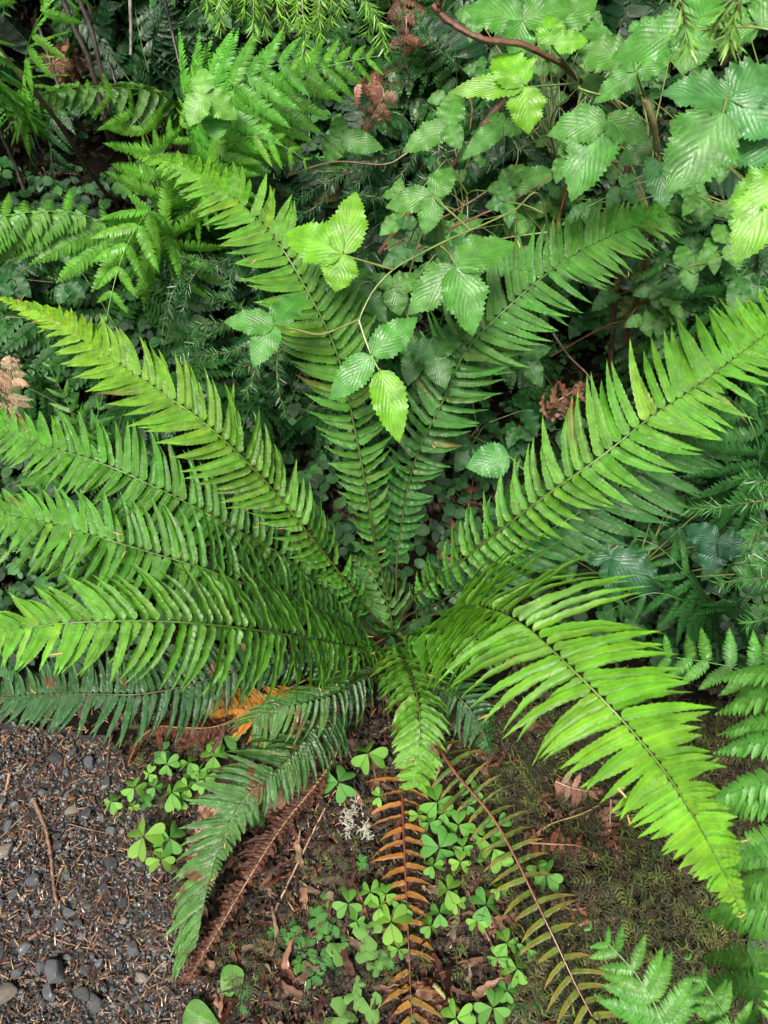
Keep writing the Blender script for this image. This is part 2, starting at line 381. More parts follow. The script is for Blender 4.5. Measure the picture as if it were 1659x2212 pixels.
def trileaf(parent, J, tips, dist, col, stalk=None, tilt=.55, lob=False, name='leaf', label=None, scol=(.13, .16, .04), sr=.0013):
    Jp = pd(J[0], J[1], dist)
    m = M()
    for tp in tips:
        n = norm(norm(CAM-Jp)*tilt+np.array([0, 0, 1.])*(1-tilt)+np.array([rnd.gauss(0, .13), rnd.gauss(0, .13), 0]))
        leaflet(m, Jp+n*rnd.uniform(0, .002), n, tp, tp[2], dist, col, BLL if lob else BL)
    lf = m.build(name, 'broad', parent)
    if label: lf['label'] = label
    if stalk is not None:
        s = M(); mid = (Jp+stalk)/2+np.array([0, 0, .004]); tube(s, [stalk, mid, Jp], sr, sr*.7, scol, k=5, n=8); s.build('leaf_stalk', 'stem', lf)
    return lf

LSC = 1
GREEN = (.085, .255, .028); GREENB = (.14, .34, .03); DARK = (.022, .095, .025); MIDG = (.045, .165, .03)
print('setup ok')

# ------------------------------------------------------------------ setting
def sheet(name, xs, ys, zf, mat, mask=None):
    X, Y = np.meshgrid(xs, ys, indexing='ij'); Z = zf(X, Y)
    m = M(); F = gridfaces(len(xs), len(ys))
    if mask is not None:
        k = mask(X, Y).ravel(); F = F[k[F].all(1)]
    V = np.stack([X, Y, Z], -1).reshape(-1, 3)
    m.add(V, F[:, ::-1], (.03, .03, .03), np.zeros((len(V), 2)))
    return struct(m.build(name, mat))
def nz(X, Y, s, seed):
    r_ = random.Random(seed); Z = 0*X
    for i in range(14):
        a_ = r_.uniform(0, 6.28); f = s*r_.uniform(.5, 2.2); Z = Z+np.sin(f*(X*math.cos(a_)+Y*math.sin(a_))+r_.uniform(0, 6))/f*s
    return Z/6
xs = np.r_[-np.geomspace(40, 1.7, 30), np.arange(-1.6, 1.6, .012), np.geomspace(1.7, 40, 30)]
ys = np.r_[-np.geomspace(30, .75, 20), np.arange(-.7, 2.9, .012), np.geomspace(3, 60, 30)]
sheet('ground', xs, ys, lambda X, Y: G(X, Y)+.006*nz(X, Y, 60, 3)+.004*nz(X, Y, 150, 4), 'soil')
# the path edge, given as picture points
edge = np.array([pg(u, v)[:2] for u, v in [(-500, 1480), (0, 1540), (240, 1600), (345, 1700), (380, 1830), (400, 1950), (440, 2080), (560, 2250), (640, 2500)]])
def path_side(X, Y):
    # signed: >0 on the path (left/below of the edge polyline)
    d = np.full(X.shape, 9.); sgn = np.ones(X.shape)
    for a_, b_ in zip(edge[:-1], edge[1:]):
        e_ = b_-a_; L_ = e_@e_; t = np.clip(((X-a_[0])*e_[0]+(Y-a_[1])*e_[1])/L_, 0, 1)
        dx = X-(a_[0]+t*e_[0]); dy = Y-(a_[1]+t*e_[1]); dd = np.hypot(dx, dy); cr = e_[0]*(Y-a_[1])-e_[1]*(X-a_[0])
        k = dd < d; d = np.where(k, dd, d); sgn = np.where(k, np.where(cr < 0, 1, -1), sgn)
    return d*sgn
xp = np.arange(-1.9, .6, .008); yp = np.arange(-.75, 1.3, .008)
sheet('path', xp, yp, lambda X, Y: G(X, Y)+.009+.004*nz(X, Y, 60, 3)+.003*nz(X, Y, 190, 5), 'path', lambda X, Y: path_side(X, Y)+.02*nz(X, Y, 45, 8) > .0)
def onpath(p): return float(path_side(np.array([[p[0]]]), np.array([[p[1]]]))[0, 0]) > .01
print('ground ok')

# ------------------------------------------------------------------ the big sword fern
crown = pg(848, 1395); crown[2] += .05
FERN = empty('sword_fern', (crown[0], crown[1], crown[2]-.05))
tag(FERN, 'big bright green sword fern spreading its fronds from the middle of the picture', 'fern')
def fr(pts, **k):
    P = [crown] + [pz(u, v, z) for u, v, z in pts]
    return sword(FERN, P, **k)
BR = dict(c0=(.075, .25, .022), c1=(.135, .36, .022))
fr([(842, 1300, .16), (815, 1200, .26), (795, 1080, .36), (765, 920, .46), (725, 755, .55), (645, 595, .62), (585, 505, .65), (500, 425, .66), (400, 365, .64), (290, 335, .58)],
   L=.078, pairs=68, s0=.17, c0=(.05, .18, .022), c1=(.13, .34, .02), label='tall green frond arching up behind the bramble leaves', droop=(-6, 4), sweep=((5, 44), (5, 26)))
fr([(856, 1300, .16), (858, 1200, .24), (880, 1060, .33), (908, 965, .40), (960, 860, .46), (1005, 760, .52), (1090, 670, .57), (1190, 585, .60), (1290, 525, .61), (1400, 480, .60), (1560, 440, .54)],
   L=.082, pairs=70, s0=.17, c0=(.032, .14, .024), c1=(.085, .28, .022), label='dark green frond rising to the right behind the bramble leaves', droop=(-2, -14), sweep=((8, 16), (10, 42)))
fr([(880, 1310, .2), (940, 1250, .3), (1000, 1210, .36), (1100, 1130, .44), (1200, 1055, .50), (1300, 985, .54), (1400, 905, .57), (1500, 840, .58), (1600, 765, .58), (1700, 690, .56), (1850, 590, .48)],
   L=.087, pairs=74, s0=.15, lscale=(.9, 1.1), label='long bright frond running out to the right edge', droop=(-6, -14), blend=.3, sweep=(12, 14), **BR)
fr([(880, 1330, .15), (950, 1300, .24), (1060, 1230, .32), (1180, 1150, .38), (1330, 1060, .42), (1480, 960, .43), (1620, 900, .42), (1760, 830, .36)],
   L=.09, pairs=54, s0=.14, c0=(.03, .12, .03), c1=(.05, .17, .03), label='shaded frond lying under the long right frond', droop=-5)  # leaf colour darkened to carry the shade under the frond above
fr([(880, 1350, .3), (940, 1325, .52), (1010, 1310, .66), (1070, 1322, .72), (1130, 1350, .745), (1230, 1440, .76), (1330, 1540, .76), (1400, 1620, .75), (1460, 1700, .735), (1520, 1800, .71), (1570, 1900, .68), (1615, 2000, .65)],
   L=.09, pairs=56, s0=.575, c0=(.115, .33, .018), c1=(.17, .4, .02), label='broad yellow-green frond arching towards the viewer on the right', droop=4, blend=.6, sweep=((-58, 10), (18, 22)), twist=12, cw=1.28, rr=.0019, tipe=1.25, prof=lambda s: min(1, .7+s*2)*(1 if s < .35 else max(0, 1-(s-.35)/.65)**.95))
fr([(820, 1345, .15), (770, 1285, .24), (720, 1220, .31), (660, 1145, .38), (600, 1070, .43), (520, 985, .49), (430, 905, .53), (330, 835, .55), (240, 775, .56), (110, 690, .54), (-5, 642, .50)],
   L=.076, pairs=70, s0=.15, sweep=((30, 42), (20, 30)), c0=(.055, .21, .02), c1=(.2, .39, .018), label='long frond with a yellow-green tip reaching the left edge', droop=(-14, -4), blend=.3)
fr([(810, 1365, .14), (700, 1275, .24), (610, 1200, .31), (520, 1150, .36), (430, 1100, .40), (330, 1050, .43), (230, 1005, .45), (130, 973, .46), (60, 950, .45), (-10, 925, .44), (-160, 880, .38)],
   L=.078, pairs=68, s0=.15, sweep=((12, 42), (0, 4)), lscale=(1, .85), c0=(.055, .2, .024), c1=(.105, .32, .024), label='green frond second below the yellow-tipped one', droop=(-16, -8), blend=.3)
fr([(810, 1375, .14), (700, 1325, .26), (610, 1285, .34), (520, 1258, .40), (430, 1225, .44), (330, 1195, .46), (230, 1165, .48), (120, 1132, .48), (0, 1108, .47), (-150, 1080, .42)],
   L=.08, pairs=62, s0=.15, sweep=((10, 38), (-6, -6)), c0=(.055, .2, .024), c1=(.1, .31, .024), label='green frond above the lowest bright left one', droop=(-16, -10), blend=.3)
fr([(800, 1400, .18), (700, 1385, .32), (600, 1368, .42), (480, 1352, .49), (350, 1342, .53), (200, 1343, .55), (80, 1352, .55), (0, 1366, .54), (-170, 1395, .48)],
   L=.09, pairs=60, s0=.13, label='lowest bright frond on the left with hanging leaflets', droop=(-12, 2), blend=.35, sweep=((12, 40), (4, 12)), **BR)
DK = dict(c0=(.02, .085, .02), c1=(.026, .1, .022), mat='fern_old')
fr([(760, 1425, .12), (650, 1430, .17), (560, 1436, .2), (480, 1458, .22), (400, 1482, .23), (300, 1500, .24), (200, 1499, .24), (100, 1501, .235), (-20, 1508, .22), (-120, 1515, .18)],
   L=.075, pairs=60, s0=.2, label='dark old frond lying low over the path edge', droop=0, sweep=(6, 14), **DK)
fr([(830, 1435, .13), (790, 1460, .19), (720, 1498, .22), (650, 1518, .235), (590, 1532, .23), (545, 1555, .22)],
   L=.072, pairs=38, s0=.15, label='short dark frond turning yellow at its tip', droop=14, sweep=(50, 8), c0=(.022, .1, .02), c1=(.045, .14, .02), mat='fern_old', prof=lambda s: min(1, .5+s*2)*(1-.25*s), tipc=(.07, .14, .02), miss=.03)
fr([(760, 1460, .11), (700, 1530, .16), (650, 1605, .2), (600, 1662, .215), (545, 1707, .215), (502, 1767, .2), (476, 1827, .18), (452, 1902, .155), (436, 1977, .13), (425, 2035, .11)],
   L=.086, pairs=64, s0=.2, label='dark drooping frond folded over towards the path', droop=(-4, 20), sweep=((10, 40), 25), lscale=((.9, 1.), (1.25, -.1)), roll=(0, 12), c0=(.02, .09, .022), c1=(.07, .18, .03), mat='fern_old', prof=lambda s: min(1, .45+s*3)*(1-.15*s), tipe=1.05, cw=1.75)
fr([(868, 1420, .17), (890, 1465, .24), (904, 1520, .27), (907, 1580, .27), (903, 1640, .25), (897, 1695, .21)],
   L=.064, pairs=38, s0=.2, cw=1.6, sweep=(16, 16), label='short curled frond pointing down below the crown', droop=6, c0=(.085, .24, .02), c1=(.11, .28, .025), mat='fern_old', prof=lambda s: min(1, .6+s*2)*(1-.55*s*s))
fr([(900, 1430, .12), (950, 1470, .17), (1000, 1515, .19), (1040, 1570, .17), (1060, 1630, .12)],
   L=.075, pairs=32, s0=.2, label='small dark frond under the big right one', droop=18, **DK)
fr([(900, 1370, .2), (940, 1365, .28), (1000, 1370, .33), (1060, 1390, .34), (1130, 1430, .31)],
   L=.075, pairs=20, cw=1.25, s0=.25, c0=(.08, .25, .022), c1=(.1, .3, .022), label='short green frond fanning out beside the crown')
fr([(850, 1360, .12), (835, 1300, .17), (800, 1240, .2), (760, 1200, .21)],
   L=.06, pairs=16, s0=.1, c0=(.05, .17, .03), c1=(.07, .2, .03), label='short frond stub beside the crown')
m = M()
for k in range(60):
    a_ = rnd.uniform(0, 6.283); h_ = rnd.uniform(.02, .1); q = crown+np.array([math.cos(a_)*.022, math.sin(a_)*.022, -.05]); d_ = np.array([math.cos(a_)*rnd.uniform(.1, .7), math.sin(a_)*rnd.uniform(.1, .7), 1.])
    tube(m, [q, q+d_*h_*.5, q+d_*h_+np.array([0, 0, -.01])], rnd.uniform(.0025, .0045), rnd.uniform(.001, .003), jc((.06, .025, .012), .3), k=6, n=7, wob=.0006)
m.build('crown', 'bark', FERN)['kind'] = 'stuff'
# the yellow and brown dying fronds of the same plant
YE = (.42, .2, .018); OR = (.5, .17, .015)
fr([(700, 1480, .08), (600, 1520, .09), (545, 1532, .1), (480, 1530, .105), (430, 1570, .09)], L=.06, pairs=22, s0=.45, c0=OR, c1=(.4, .2, .02), mat='dead', label='orange-yellow dying frond', droop=5, rcol=(.2, .08, .02), cw=1.3)
fr([(862, 1500, .03), (868, 1700, .05), (874, 1850, .055), (881, 2000, .055), (886, 2120, .05), (890, 2215, .045)], L=.062, pairs=18, s0=.42, miss=.06, c0=(.42, .15, .016), c1=(.22, .14, .018), tipc=(.32, .14, .018), mat='dead', label='dying frond with narrow orange leaflets', droop=5, w=.0052, rcol=(.1, .022, .01), prof=lambda s: rnd.uniform(.6, 1.05)-.25*s, sweep=(4, 4), rr=.0034, twist=20, tipe=1, tpls=PIN, bend=.35)
fr([(900, 1520, .04), (970, 1650, .06), (1060, 1760, .07), (1112, 1850, .075), (1160, 1950, .075), (1203, 2040, .07), (1245, 2130, .06), (1290, 2215, .05)], L=.062, pairs=23, s0=.32, c0=(.04, .13, .016), c1=(.15, .19, .02), tipc=(.26, .17, .02), mat='dead', label='half dead frond with sparse olive leaflets and red-brown midrib', droop=5, w=.0048, rcol=(.15, .045, .022), prof=lambda s: rnd.uniform(.55, .95), sweep=(-4, -4), rr=.0036, twist=20, tipe=1, miss=.04, tpls=PIN, bend=.3)
BN = dict(c0=(.075, .026, .014), c1=(.11, .04, .02), mat='dead', tpls=PINR, rcol=(.3, .17, .07))
fr([(600, 1500, .07), (480, 1565, .12), (400, 1572, .14), (340, 1570, .13), (300, 1600, .10), (272, 1660, .06)], L=.065, pairs=40, s0=.5, w=.006, tipe=1, label='rust-brown curled dead frond', droop=35, bend=2., **BN)
fr([(770, 1500, .05), (720, 1640, .07), (612, 1782, .075), (550, 1877, .075), (480, 1995, .07), (406, 2120, .05)], L=.062, pairs=46, miss=.04, s0=.45, w=.0055, tipe=1, label='dark brown dead frond with curled leaflets and straw midrib', droop=0, bend=2.8, lscale=(1, .35), prof=lambda s: 1-.5*s, rr=.0026, **BN)
print('fern ok')

# ------------------------------------------------------------------ lacy ferns
def lfern(name, label, base, fronds, cat='fern', group=None):
    b = pg(*base); e_ = empty(name, b); tag(e_, label, cat, group)
    for pts, k in fronds:
        P = [b]+[pd(u, v, d) for u, v, d in pts]; lace(e_, P, **k)
    return e_
LC = dict(c0=(.09, .28, .022), c1=(.11, .31, .024))
lfern('lady_fern', 'lacy green fern arching left under the dark thorny canes', (360, 560), [
  ([(352, 470, 1.5), (325, 320, 1.42), (290, 250, 1.4), (230, 205, 1.38), (160, 180, 1.38)], dict(L=.155, pairs=9, s0=.42, sweep=(8, 8), droop=20, bend=.6, **LC)),
  ([(330, 400, 1.55), (370, 300, 1.5), (420, 240, 1.48), (480, 215, 1.48)], dict(L=.1, pairs=8, s0=.4, **LC))])
lfern('lady_fern', 'largest lacy fern in the upper middle, wide triangular fronds under the spruce twigs', (420, 520), [
  ([(410, 300, 1.5), (470, 210, 1.4), (560, 155, 1.36), (650, 125, 1.34), (700, 110, 1.34)], dict(L=.20, pairs=12, s0=.42, sweep=(25, 25), droop=12, c0=(.09, .31, .03), c1=(.1, .34, .035))),
  ([(440, 390, 1.45), (520, 300, 1.38), (600, 310, 1.36), (680, 360, 1.36)], dict(L=.13, pairs=11, s0=.35, **LC)),
  ([(420, 300, 1.5), (415, 220, 1.45), (425, 150, 1.42), (430, 115, 1.42)], dict(L=.09, pairs=10, s0=.35, **LC)),
  ([(450, 370, 1.55), (580, 230, 1.45), (690, 150, 1.42), (850, 115, 1.42)], dict(L=.12, pairs=9, s0=.62, **LC))])
lfern('bracken_fern', 'drooping lacy fern at the left edge below the dark gap', (345, 640), [
  ([(352, 480, 1.5), (300, 490, 1.42), (235, 485, 1.38), (165, 460, 1.36), (65, 458, 1.36), (-60, 480, 1.36)], dict(L=.15, pairs=11, s0=.38, droop=25, sweep=(-8, 40), lscale=(.55, 1.1), bend=.6, tpls=LACEF, c0=(.09, .26, .028), c1=(.1, .28, .03), prof=lambda s: 1-.3*s)),
  ])
lfern('bracken_fern', 'lacy fern with five pointed pinnae beside the dark gap on the left', (372, 700), [
  ([(370, 520, 1.45), (330, 455, 1.38), (290, 500, 1.34), (262, 560, 1.32), (240, 640, 1.31), (225, 720, 1.31)], dict(L=.13, pairs=8, s0=.38, droop=18, sweep=(30, 30), bend=.4, tpls=LACEF, c0=(.095, .28, .028), c1=(.11, .31, .03)))])
LE = dict(wsc=1.25, blend=.85, tpls=LACEF, c0=(.075, .24, .038), c1=(.09, .27, .04), bend=.3, droop=6, pmul=1)
lfern('lady_fern', 'pale green lacy fern at the right edge below the spruce tips', (1860, 1600), [
  ([(1900, 1560, .98), (1780, 1492, .88), (1690, 1472, .86), (1600, 1446, .85), (1500, 1425, .85), (1415, 1418, .86)], dict(L=.066, pairs=22, s0=.5, sweep=(12, 30), prof=lambda s: (1-s)**.25, **LE)),
  ([(1920, 1640, .95), (1800, 1500, .85), (1715, 1440, .83), (1650, 1400, .83)], dict(L=.055, pairs=20, s0=.5, prof=lambda s: (1-s)**.4, **LE)),
  ([(1880, 1500, .9), (1800, 1440, .82), (1765, 1560, .79), (1755, 1700, .78), (1752, 1850, .78), (1745, 2000, .78), (1700, 2200, .8)], dict(L=.112, pairs=34, s0=.3, sweep=(6, 6), curv=.2, prof=lambda s: 1-.3*s, **LE))])
lfern('lady_fern', 'lacy fern in the bottom right corner pointing left', (1560, 2420), [
  ([(1500, 2400, .72), (1440, 2230, .66), (1396, 2137, .645), (1355, 2077, .64), (1258, 1990, .64)], dict(L=.055, pairs=24, s0=.68, sweep=(22, 26), prof=lambda s: min(1, (1-s)*2.6)**.8, **LE)),
  ([(1640, 2400, .72), (1590, 2240, .66), (1560, 2180, .65), (1475, 2050, .65)], dict(L=.048, pairs=22, s0=.7, sweep=(24, 24), prof=lambda s: min(1, (1-s)*2.2)**.8, **LE)),
  ([(1700, 2400, .72), (1720, 2240, .64), (1700, 2150, .62), (1632, 2035, .62)], dict(L=.044, pairs=20, s0=.7, sweep=(24, 24), prof=lambda s: min(1, (1-s)*2.2)**.8, **dict(LE, c0=(.1, .3, .04), c1=(.13, .34, .04))))])
DL = dict(c0=(.026, .115, .026), c1=(.034, .135, .028))  # greens lowered so the shade is in the leaf colour
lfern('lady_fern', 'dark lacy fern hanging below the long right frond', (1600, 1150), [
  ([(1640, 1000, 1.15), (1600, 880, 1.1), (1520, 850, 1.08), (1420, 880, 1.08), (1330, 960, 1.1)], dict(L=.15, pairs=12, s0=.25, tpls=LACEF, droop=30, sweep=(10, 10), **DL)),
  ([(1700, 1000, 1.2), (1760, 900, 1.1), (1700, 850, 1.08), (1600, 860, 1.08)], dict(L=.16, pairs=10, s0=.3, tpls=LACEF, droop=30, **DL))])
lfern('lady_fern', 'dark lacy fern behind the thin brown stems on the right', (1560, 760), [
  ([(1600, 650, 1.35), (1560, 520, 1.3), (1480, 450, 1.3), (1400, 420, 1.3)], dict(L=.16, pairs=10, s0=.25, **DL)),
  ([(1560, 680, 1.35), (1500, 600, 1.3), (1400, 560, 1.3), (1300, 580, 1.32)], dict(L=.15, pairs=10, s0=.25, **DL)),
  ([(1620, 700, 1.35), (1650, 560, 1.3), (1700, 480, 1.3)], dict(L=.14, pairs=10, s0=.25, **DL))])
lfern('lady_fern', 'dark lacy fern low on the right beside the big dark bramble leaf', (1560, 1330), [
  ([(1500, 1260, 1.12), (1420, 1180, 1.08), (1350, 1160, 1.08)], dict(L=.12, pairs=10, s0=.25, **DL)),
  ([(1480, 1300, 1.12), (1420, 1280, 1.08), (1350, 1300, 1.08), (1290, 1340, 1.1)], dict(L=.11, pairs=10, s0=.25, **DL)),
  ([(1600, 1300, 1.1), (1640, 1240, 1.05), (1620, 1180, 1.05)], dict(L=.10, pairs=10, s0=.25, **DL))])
lfern('lady_fern', 'bright lacy fern hanging in the top left corner', (60, 330), [
  ([(-60, 100, 1.3), (0, -60, 1.2), (60, -60, 1.18), (150, 0, 1.18), (200, 70, 1.2)], dict(L=.12, pairs=10, s0=.4, droop=30, **LC)),
  ([(-60, 100, 1.3), (-80, -20, 1.25), (-20, -20, 1.25), (30, 60, 1.25)], dict(L=.12, pairs=10, s0=.4, droop=30, c0=(.05, .17, .03), c1=(.06, .2, .03))),
  ([(60, 100, 1.35), (200, -60, 1.3), (320, -30, 1.3), (420, 20, 1.3)], dict(L=.10, pairs=10, s0=.4, droop=30, **LC))])
lfern('lady_fern', 'yellow-green lacy fern behind the yellow-tipped frond on the left', (150, 980), [
  ([(170, 940, 1.35), (140, 860, 1.28), (110, 800, 1.26), (100, 770, 1.26)], dict(L=.09, pairs=12, s0=.2, c0=(.06, .2, .03), c1=(.08, .23, .03))),
  ([(190, 950, 1.35), (220, 860, 1.28), (230, 800, 1.26)], dict(L=.08, pairs=12, s0=.2, c0=(.05, .19, .03), c1=(.06, .2, .03))),
  ([(120, 1000, 1.3), (60, 1060, 1.2), (-20, 1100, 1.18)], dict(L=.1, pairs=12, s0=.1, c0=(.06, .2, .03), c1=(.08, .23, .03)))])
lfern('lady_fern', 'small bright lacy fern between the left fronds', (260, 1290), [
  ([(240, 1250, 1.25), (140, 1200, 1.12), (40, 1190, 1.08), (-60, 1210, 1.08)], dict(L=.1, pairs=12, s0=.1, c0=(.07, .21, .03), c1=(.09, .24, .03))),
  ([(240, 1220, 1.25), (260, 1110, 1.15), (330, 1080, 1.12)], dict(L=.09, pairs=12, s0=.1, c0=(.07, .21, .03), c1=(.09, .24, .03)))])
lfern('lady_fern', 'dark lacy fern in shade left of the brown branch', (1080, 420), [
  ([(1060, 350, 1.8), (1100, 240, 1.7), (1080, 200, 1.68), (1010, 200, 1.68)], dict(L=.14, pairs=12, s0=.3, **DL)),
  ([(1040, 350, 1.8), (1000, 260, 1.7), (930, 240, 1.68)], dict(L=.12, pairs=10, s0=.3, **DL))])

def sfern(label, base, fronds, group=None):
    b = pg(*base); e_ = empty('sword_fern', b); tag(e_, label, 'fern', group)
    for pts, k in fronds:
        P = [b]+[pd(u, v, d) for u, v, d in pts]; sword(e_, P, **k)
    return e_
sfern('young sword fern frond arching over the black gap at the far left', (400, 330), [
  ([(390, 240, 1.7), (340, 200, 1.62), (250, 190, 1.58), (175, 187, 1.56), (95, 203, 1.54), (50, 235, 1.52), (5, 295, 1.5)], dict(L=.075, pairs=36, s0=.2, droop=40, c0=(.03, .11, .025), c1=(.09, .24, .03)))])
sfern('deep green sword fern standing in shade at the top left', (330, 250), [
  ([(325, 180, 2.1), (330, 100, 2.0), (350, 30, 1.95), (360, -20, 1.95)], dict(L=.11, pairs=30, s0=.1, c0=(.012, .05, .02), c1=(.015, .06, .02))),
  ([(350, 180, 2.1), (400, 110, 2.0), (430, 60, 1.95)], dict(L=.1, pairs=26, s0=.1, c0=(.012, .05, .02), c1=(.015, .06, .02)))])
sfern('dark glossy sword fern behind the brown twigs in the upper right', (1230, 620), [
  ([(1235, 560, 1.55), (1225, 480, 1.5), (1200, 400, 1.48), (1170, 340, 1.48), (1120, 290, 1.5)], dict(L=.1, pairs=26, s0=.1, c0=(.025, .08, .03), c1=(.03, .09, .03), droop=10))])
print('ferns ok')

# ------------------------------------------------------------------ brambles (three-part toothed leaves)
def bush(label, base, canes, leaves, group=None, r=.0017, ccol=(.13, .17, .045), name='bramble', shade=1., extra=None):
    """canes: lists of (u, v, dist); leaves: (J, tips, dist, colour, cane index or None, lobed)"""
    b = pg(*base); e_ = empty(name, b); tag(e_, label, 'bramble', group)
    m = M(); anchors = []
    for c in canes:
        P = [pd(*q) for q in c]; tube(m, P, r, r*.55, ccol, k=6, n=max(10, 6*len(P)), col1=np.asarray(ccol)*1.2); anchors.append(curve(P, 60)[0])
    m.build('stem', 'stem', e_)
    allp = np.vstack(anchors); leaves = list(leaves)
    if extra:
        cnt, box, dr, cols = extra
        for k in range(cnt):
            u, v = rnd.uniform(box[0], box[2]), rnd.uniform(box[1], box[3]); d_ = rnd.uniform(*dr); sz = rnd.uniform(38, 66)/d_; a0 = rnd.uniform(0, 6.28)
            leaves.append(((u, v), [(u+sz*1.15*math.cos(a0+q), v+sz*1.15*math.sin(a0+q), sz*.85) for q in (-1.5, 0, 1.5)], d_, rnd.choice(cols)))
    for lf in leaves:
        J, tips, d, col = lf[:4]; lob = len(lf) > 4 and lf[4]
        Jp = pd(J[0], J[1], d); k = np.argmin(np.linalg.norm(allp-Jp, axis=1)+.3*np.abs(np.linalg.norm(allp-Jp, axis=1)-.03))
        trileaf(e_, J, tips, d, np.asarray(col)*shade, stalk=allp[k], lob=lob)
    return e_
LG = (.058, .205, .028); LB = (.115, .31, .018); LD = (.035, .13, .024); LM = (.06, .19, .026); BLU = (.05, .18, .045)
bush('bramble shoot with yellow-green stem hanging its toothed leaves over the fern in the centre', (1180, 700),
  [[(1200, 640, 1.3), (1170, 430, 1.12), (1110, 455, 1.06), (1045, 485, 1.03), (970, 517, 1.0), (905, 550, .985), (850, 582, .975), (805, 630, .97), (778, 685, .965), (775, 700, .965)],
   [(775, 690, .965), (790, 735, .96), (806, 775, .955), (822, 805, .95)], [(775, 690, .965), (735, 708, .955), (690, 722, .95), (640, 712, .945), (600, 705, .94)],
   [(850, 582, .975), (800, 568, .96), (760, 556, .95), (742, 550, .95)], [(950, 530, 1.0), (972, 550, .98), (988, 578, .97)], [(1020, 500, 1.02), (970, 455, 1.05), (935, 425, 1.08)]],
  [((742, 550), [(606, 490, 105), (768, 404, 92), (722, 627, 92)], .95, LB, True),
   ((592, 704), [(483, 684, 68), (655, 616, 72), (545, 787, 72)], .94, LG),
   ((802, 768), [(712, 865, 78), (905, 683, 84)], .955, LG),
   ((822, 800), [(868, 948, 90)], .95, LB),
   ((985, 577), [(1116, 505, 100), (880, 675, 92), (1032, 716, 110)], .97, LG, True),
   ((935, 423), [(832, 442, 62), (978, 352, 62), (925, 500, 62)], 1.08, LM)], extra=(9, (820, 430, 1120, 760), (1.1, 1.22), [LM, LD, BLU]))
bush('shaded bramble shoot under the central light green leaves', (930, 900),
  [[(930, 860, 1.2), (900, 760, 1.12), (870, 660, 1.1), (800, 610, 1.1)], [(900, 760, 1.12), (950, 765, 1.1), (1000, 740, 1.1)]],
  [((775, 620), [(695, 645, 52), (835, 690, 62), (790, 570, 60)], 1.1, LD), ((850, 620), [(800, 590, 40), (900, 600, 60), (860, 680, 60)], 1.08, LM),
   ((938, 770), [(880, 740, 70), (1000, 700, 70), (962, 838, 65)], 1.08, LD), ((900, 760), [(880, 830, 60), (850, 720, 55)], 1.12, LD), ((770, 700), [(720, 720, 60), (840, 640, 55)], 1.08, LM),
   ((1130, 770), [(1178, 828, 52), (1190, 745, 45), (1120, 730, 45)], 1.2, LD), ((1010, 760), [(1060, 700, 60), (1090, 790, 60)], 1.15, LD)], shade=.9)  # shade factor darkens these leaf colours in place of shadow
bush('upright bramble behind the shoot, mid green leaves between the twigs', (1000, 560),
  [[(1000, 520, 1.6), (1010, 420, 1.4), (1085, 410, 1.35), (1120, 330, 1.35), (1087, 275, 1.35)], [(1010, 420, 1.4), (960, 330, 1.35), (967, 275, 1.33)]],
  [((967, 272), [(868, 326, 62), (985, 203, 66), (993, 318, 52)], 1.33, LM), ((1087, 270), [(1056, 240, 36), (1128, 282, 48), (998, 333, 48)], 1.35, LM),
   ((1087, 405), [(1128, 348, 54), (1215, 365, 60), (1097, 460, 54), (1052, 410, 32)], 1.3, LM), ((867, 470), [(822, 505, 44), (860, 430, 30)], 1.3, LM),
   ((1115, 478), [(1135, 505, 40), (1090, 500, 30), (1130, 455, 30)], 1.2, LM), ((1110, 560), [(1160, 540, 50), (1095, 600, 50)], 1.2, LM)], extra=(20, (860, 180, 1250, 640), (1.38, 1.6), [LD, LM, LM]))
bush('bramble with the lime leaf tips at the left of the brown branch', (1210, 420),
  [[(1210, 380, 1.5), (1190, 260, 1.3), (1250, 180, 1.22), (1195, 105, 1.2), (1170, 60, 1.2)], [(1250, 180, 1.25), (1180, 185, 1.16), (1132, 188, 1.12)], [(1195, 100, 1.2), (1150, 60, 1.2), (1125, 45, 1.2)]],
  [((1132, 188), [(970, 180, 58), (1072, 100, 100), (1142, 287, 84)], 1.12, LB, True), ((1195, 98), [(1182, 25, 62), (1272, 78, 52)], 1.18, LB),
   ((1128, 45), [(1000, 5, 80), (1240, 5, 85), (1115, 120, 75)], 1.2, LG, True), ((1200, 60), [(1290, -20, 80), (1330, 60, 60)], 1.25, LM)], extra=(20, (1000, -10, 1400, 180), (1.35, 1.7), [LD, LM, LG]))
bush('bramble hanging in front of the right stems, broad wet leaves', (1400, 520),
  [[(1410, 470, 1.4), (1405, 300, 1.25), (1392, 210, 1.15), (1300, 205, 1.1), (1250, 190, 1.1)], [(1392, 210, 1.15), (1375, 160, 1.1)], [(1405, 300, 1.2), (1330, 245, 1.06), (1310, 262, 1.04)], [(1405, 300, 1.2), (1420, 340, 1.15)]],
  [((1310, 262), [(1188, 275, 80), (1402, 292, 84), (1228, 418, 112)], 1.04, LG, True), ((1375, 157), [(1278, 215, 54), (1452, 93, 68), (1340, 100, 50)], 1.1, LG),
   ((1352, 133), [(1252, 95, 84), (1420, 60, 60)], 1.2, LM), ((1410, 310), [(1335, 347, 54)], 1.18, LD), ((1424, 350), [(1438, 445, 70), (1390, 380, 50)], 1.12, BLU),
   ((1300, 200), [(1250, 160, 50), (1330, 170, 50)], 1.25, LM)], extra=(24, (1180, 40, 1500, 480), (1.3, 1.6), [LD, LM, BLU]))
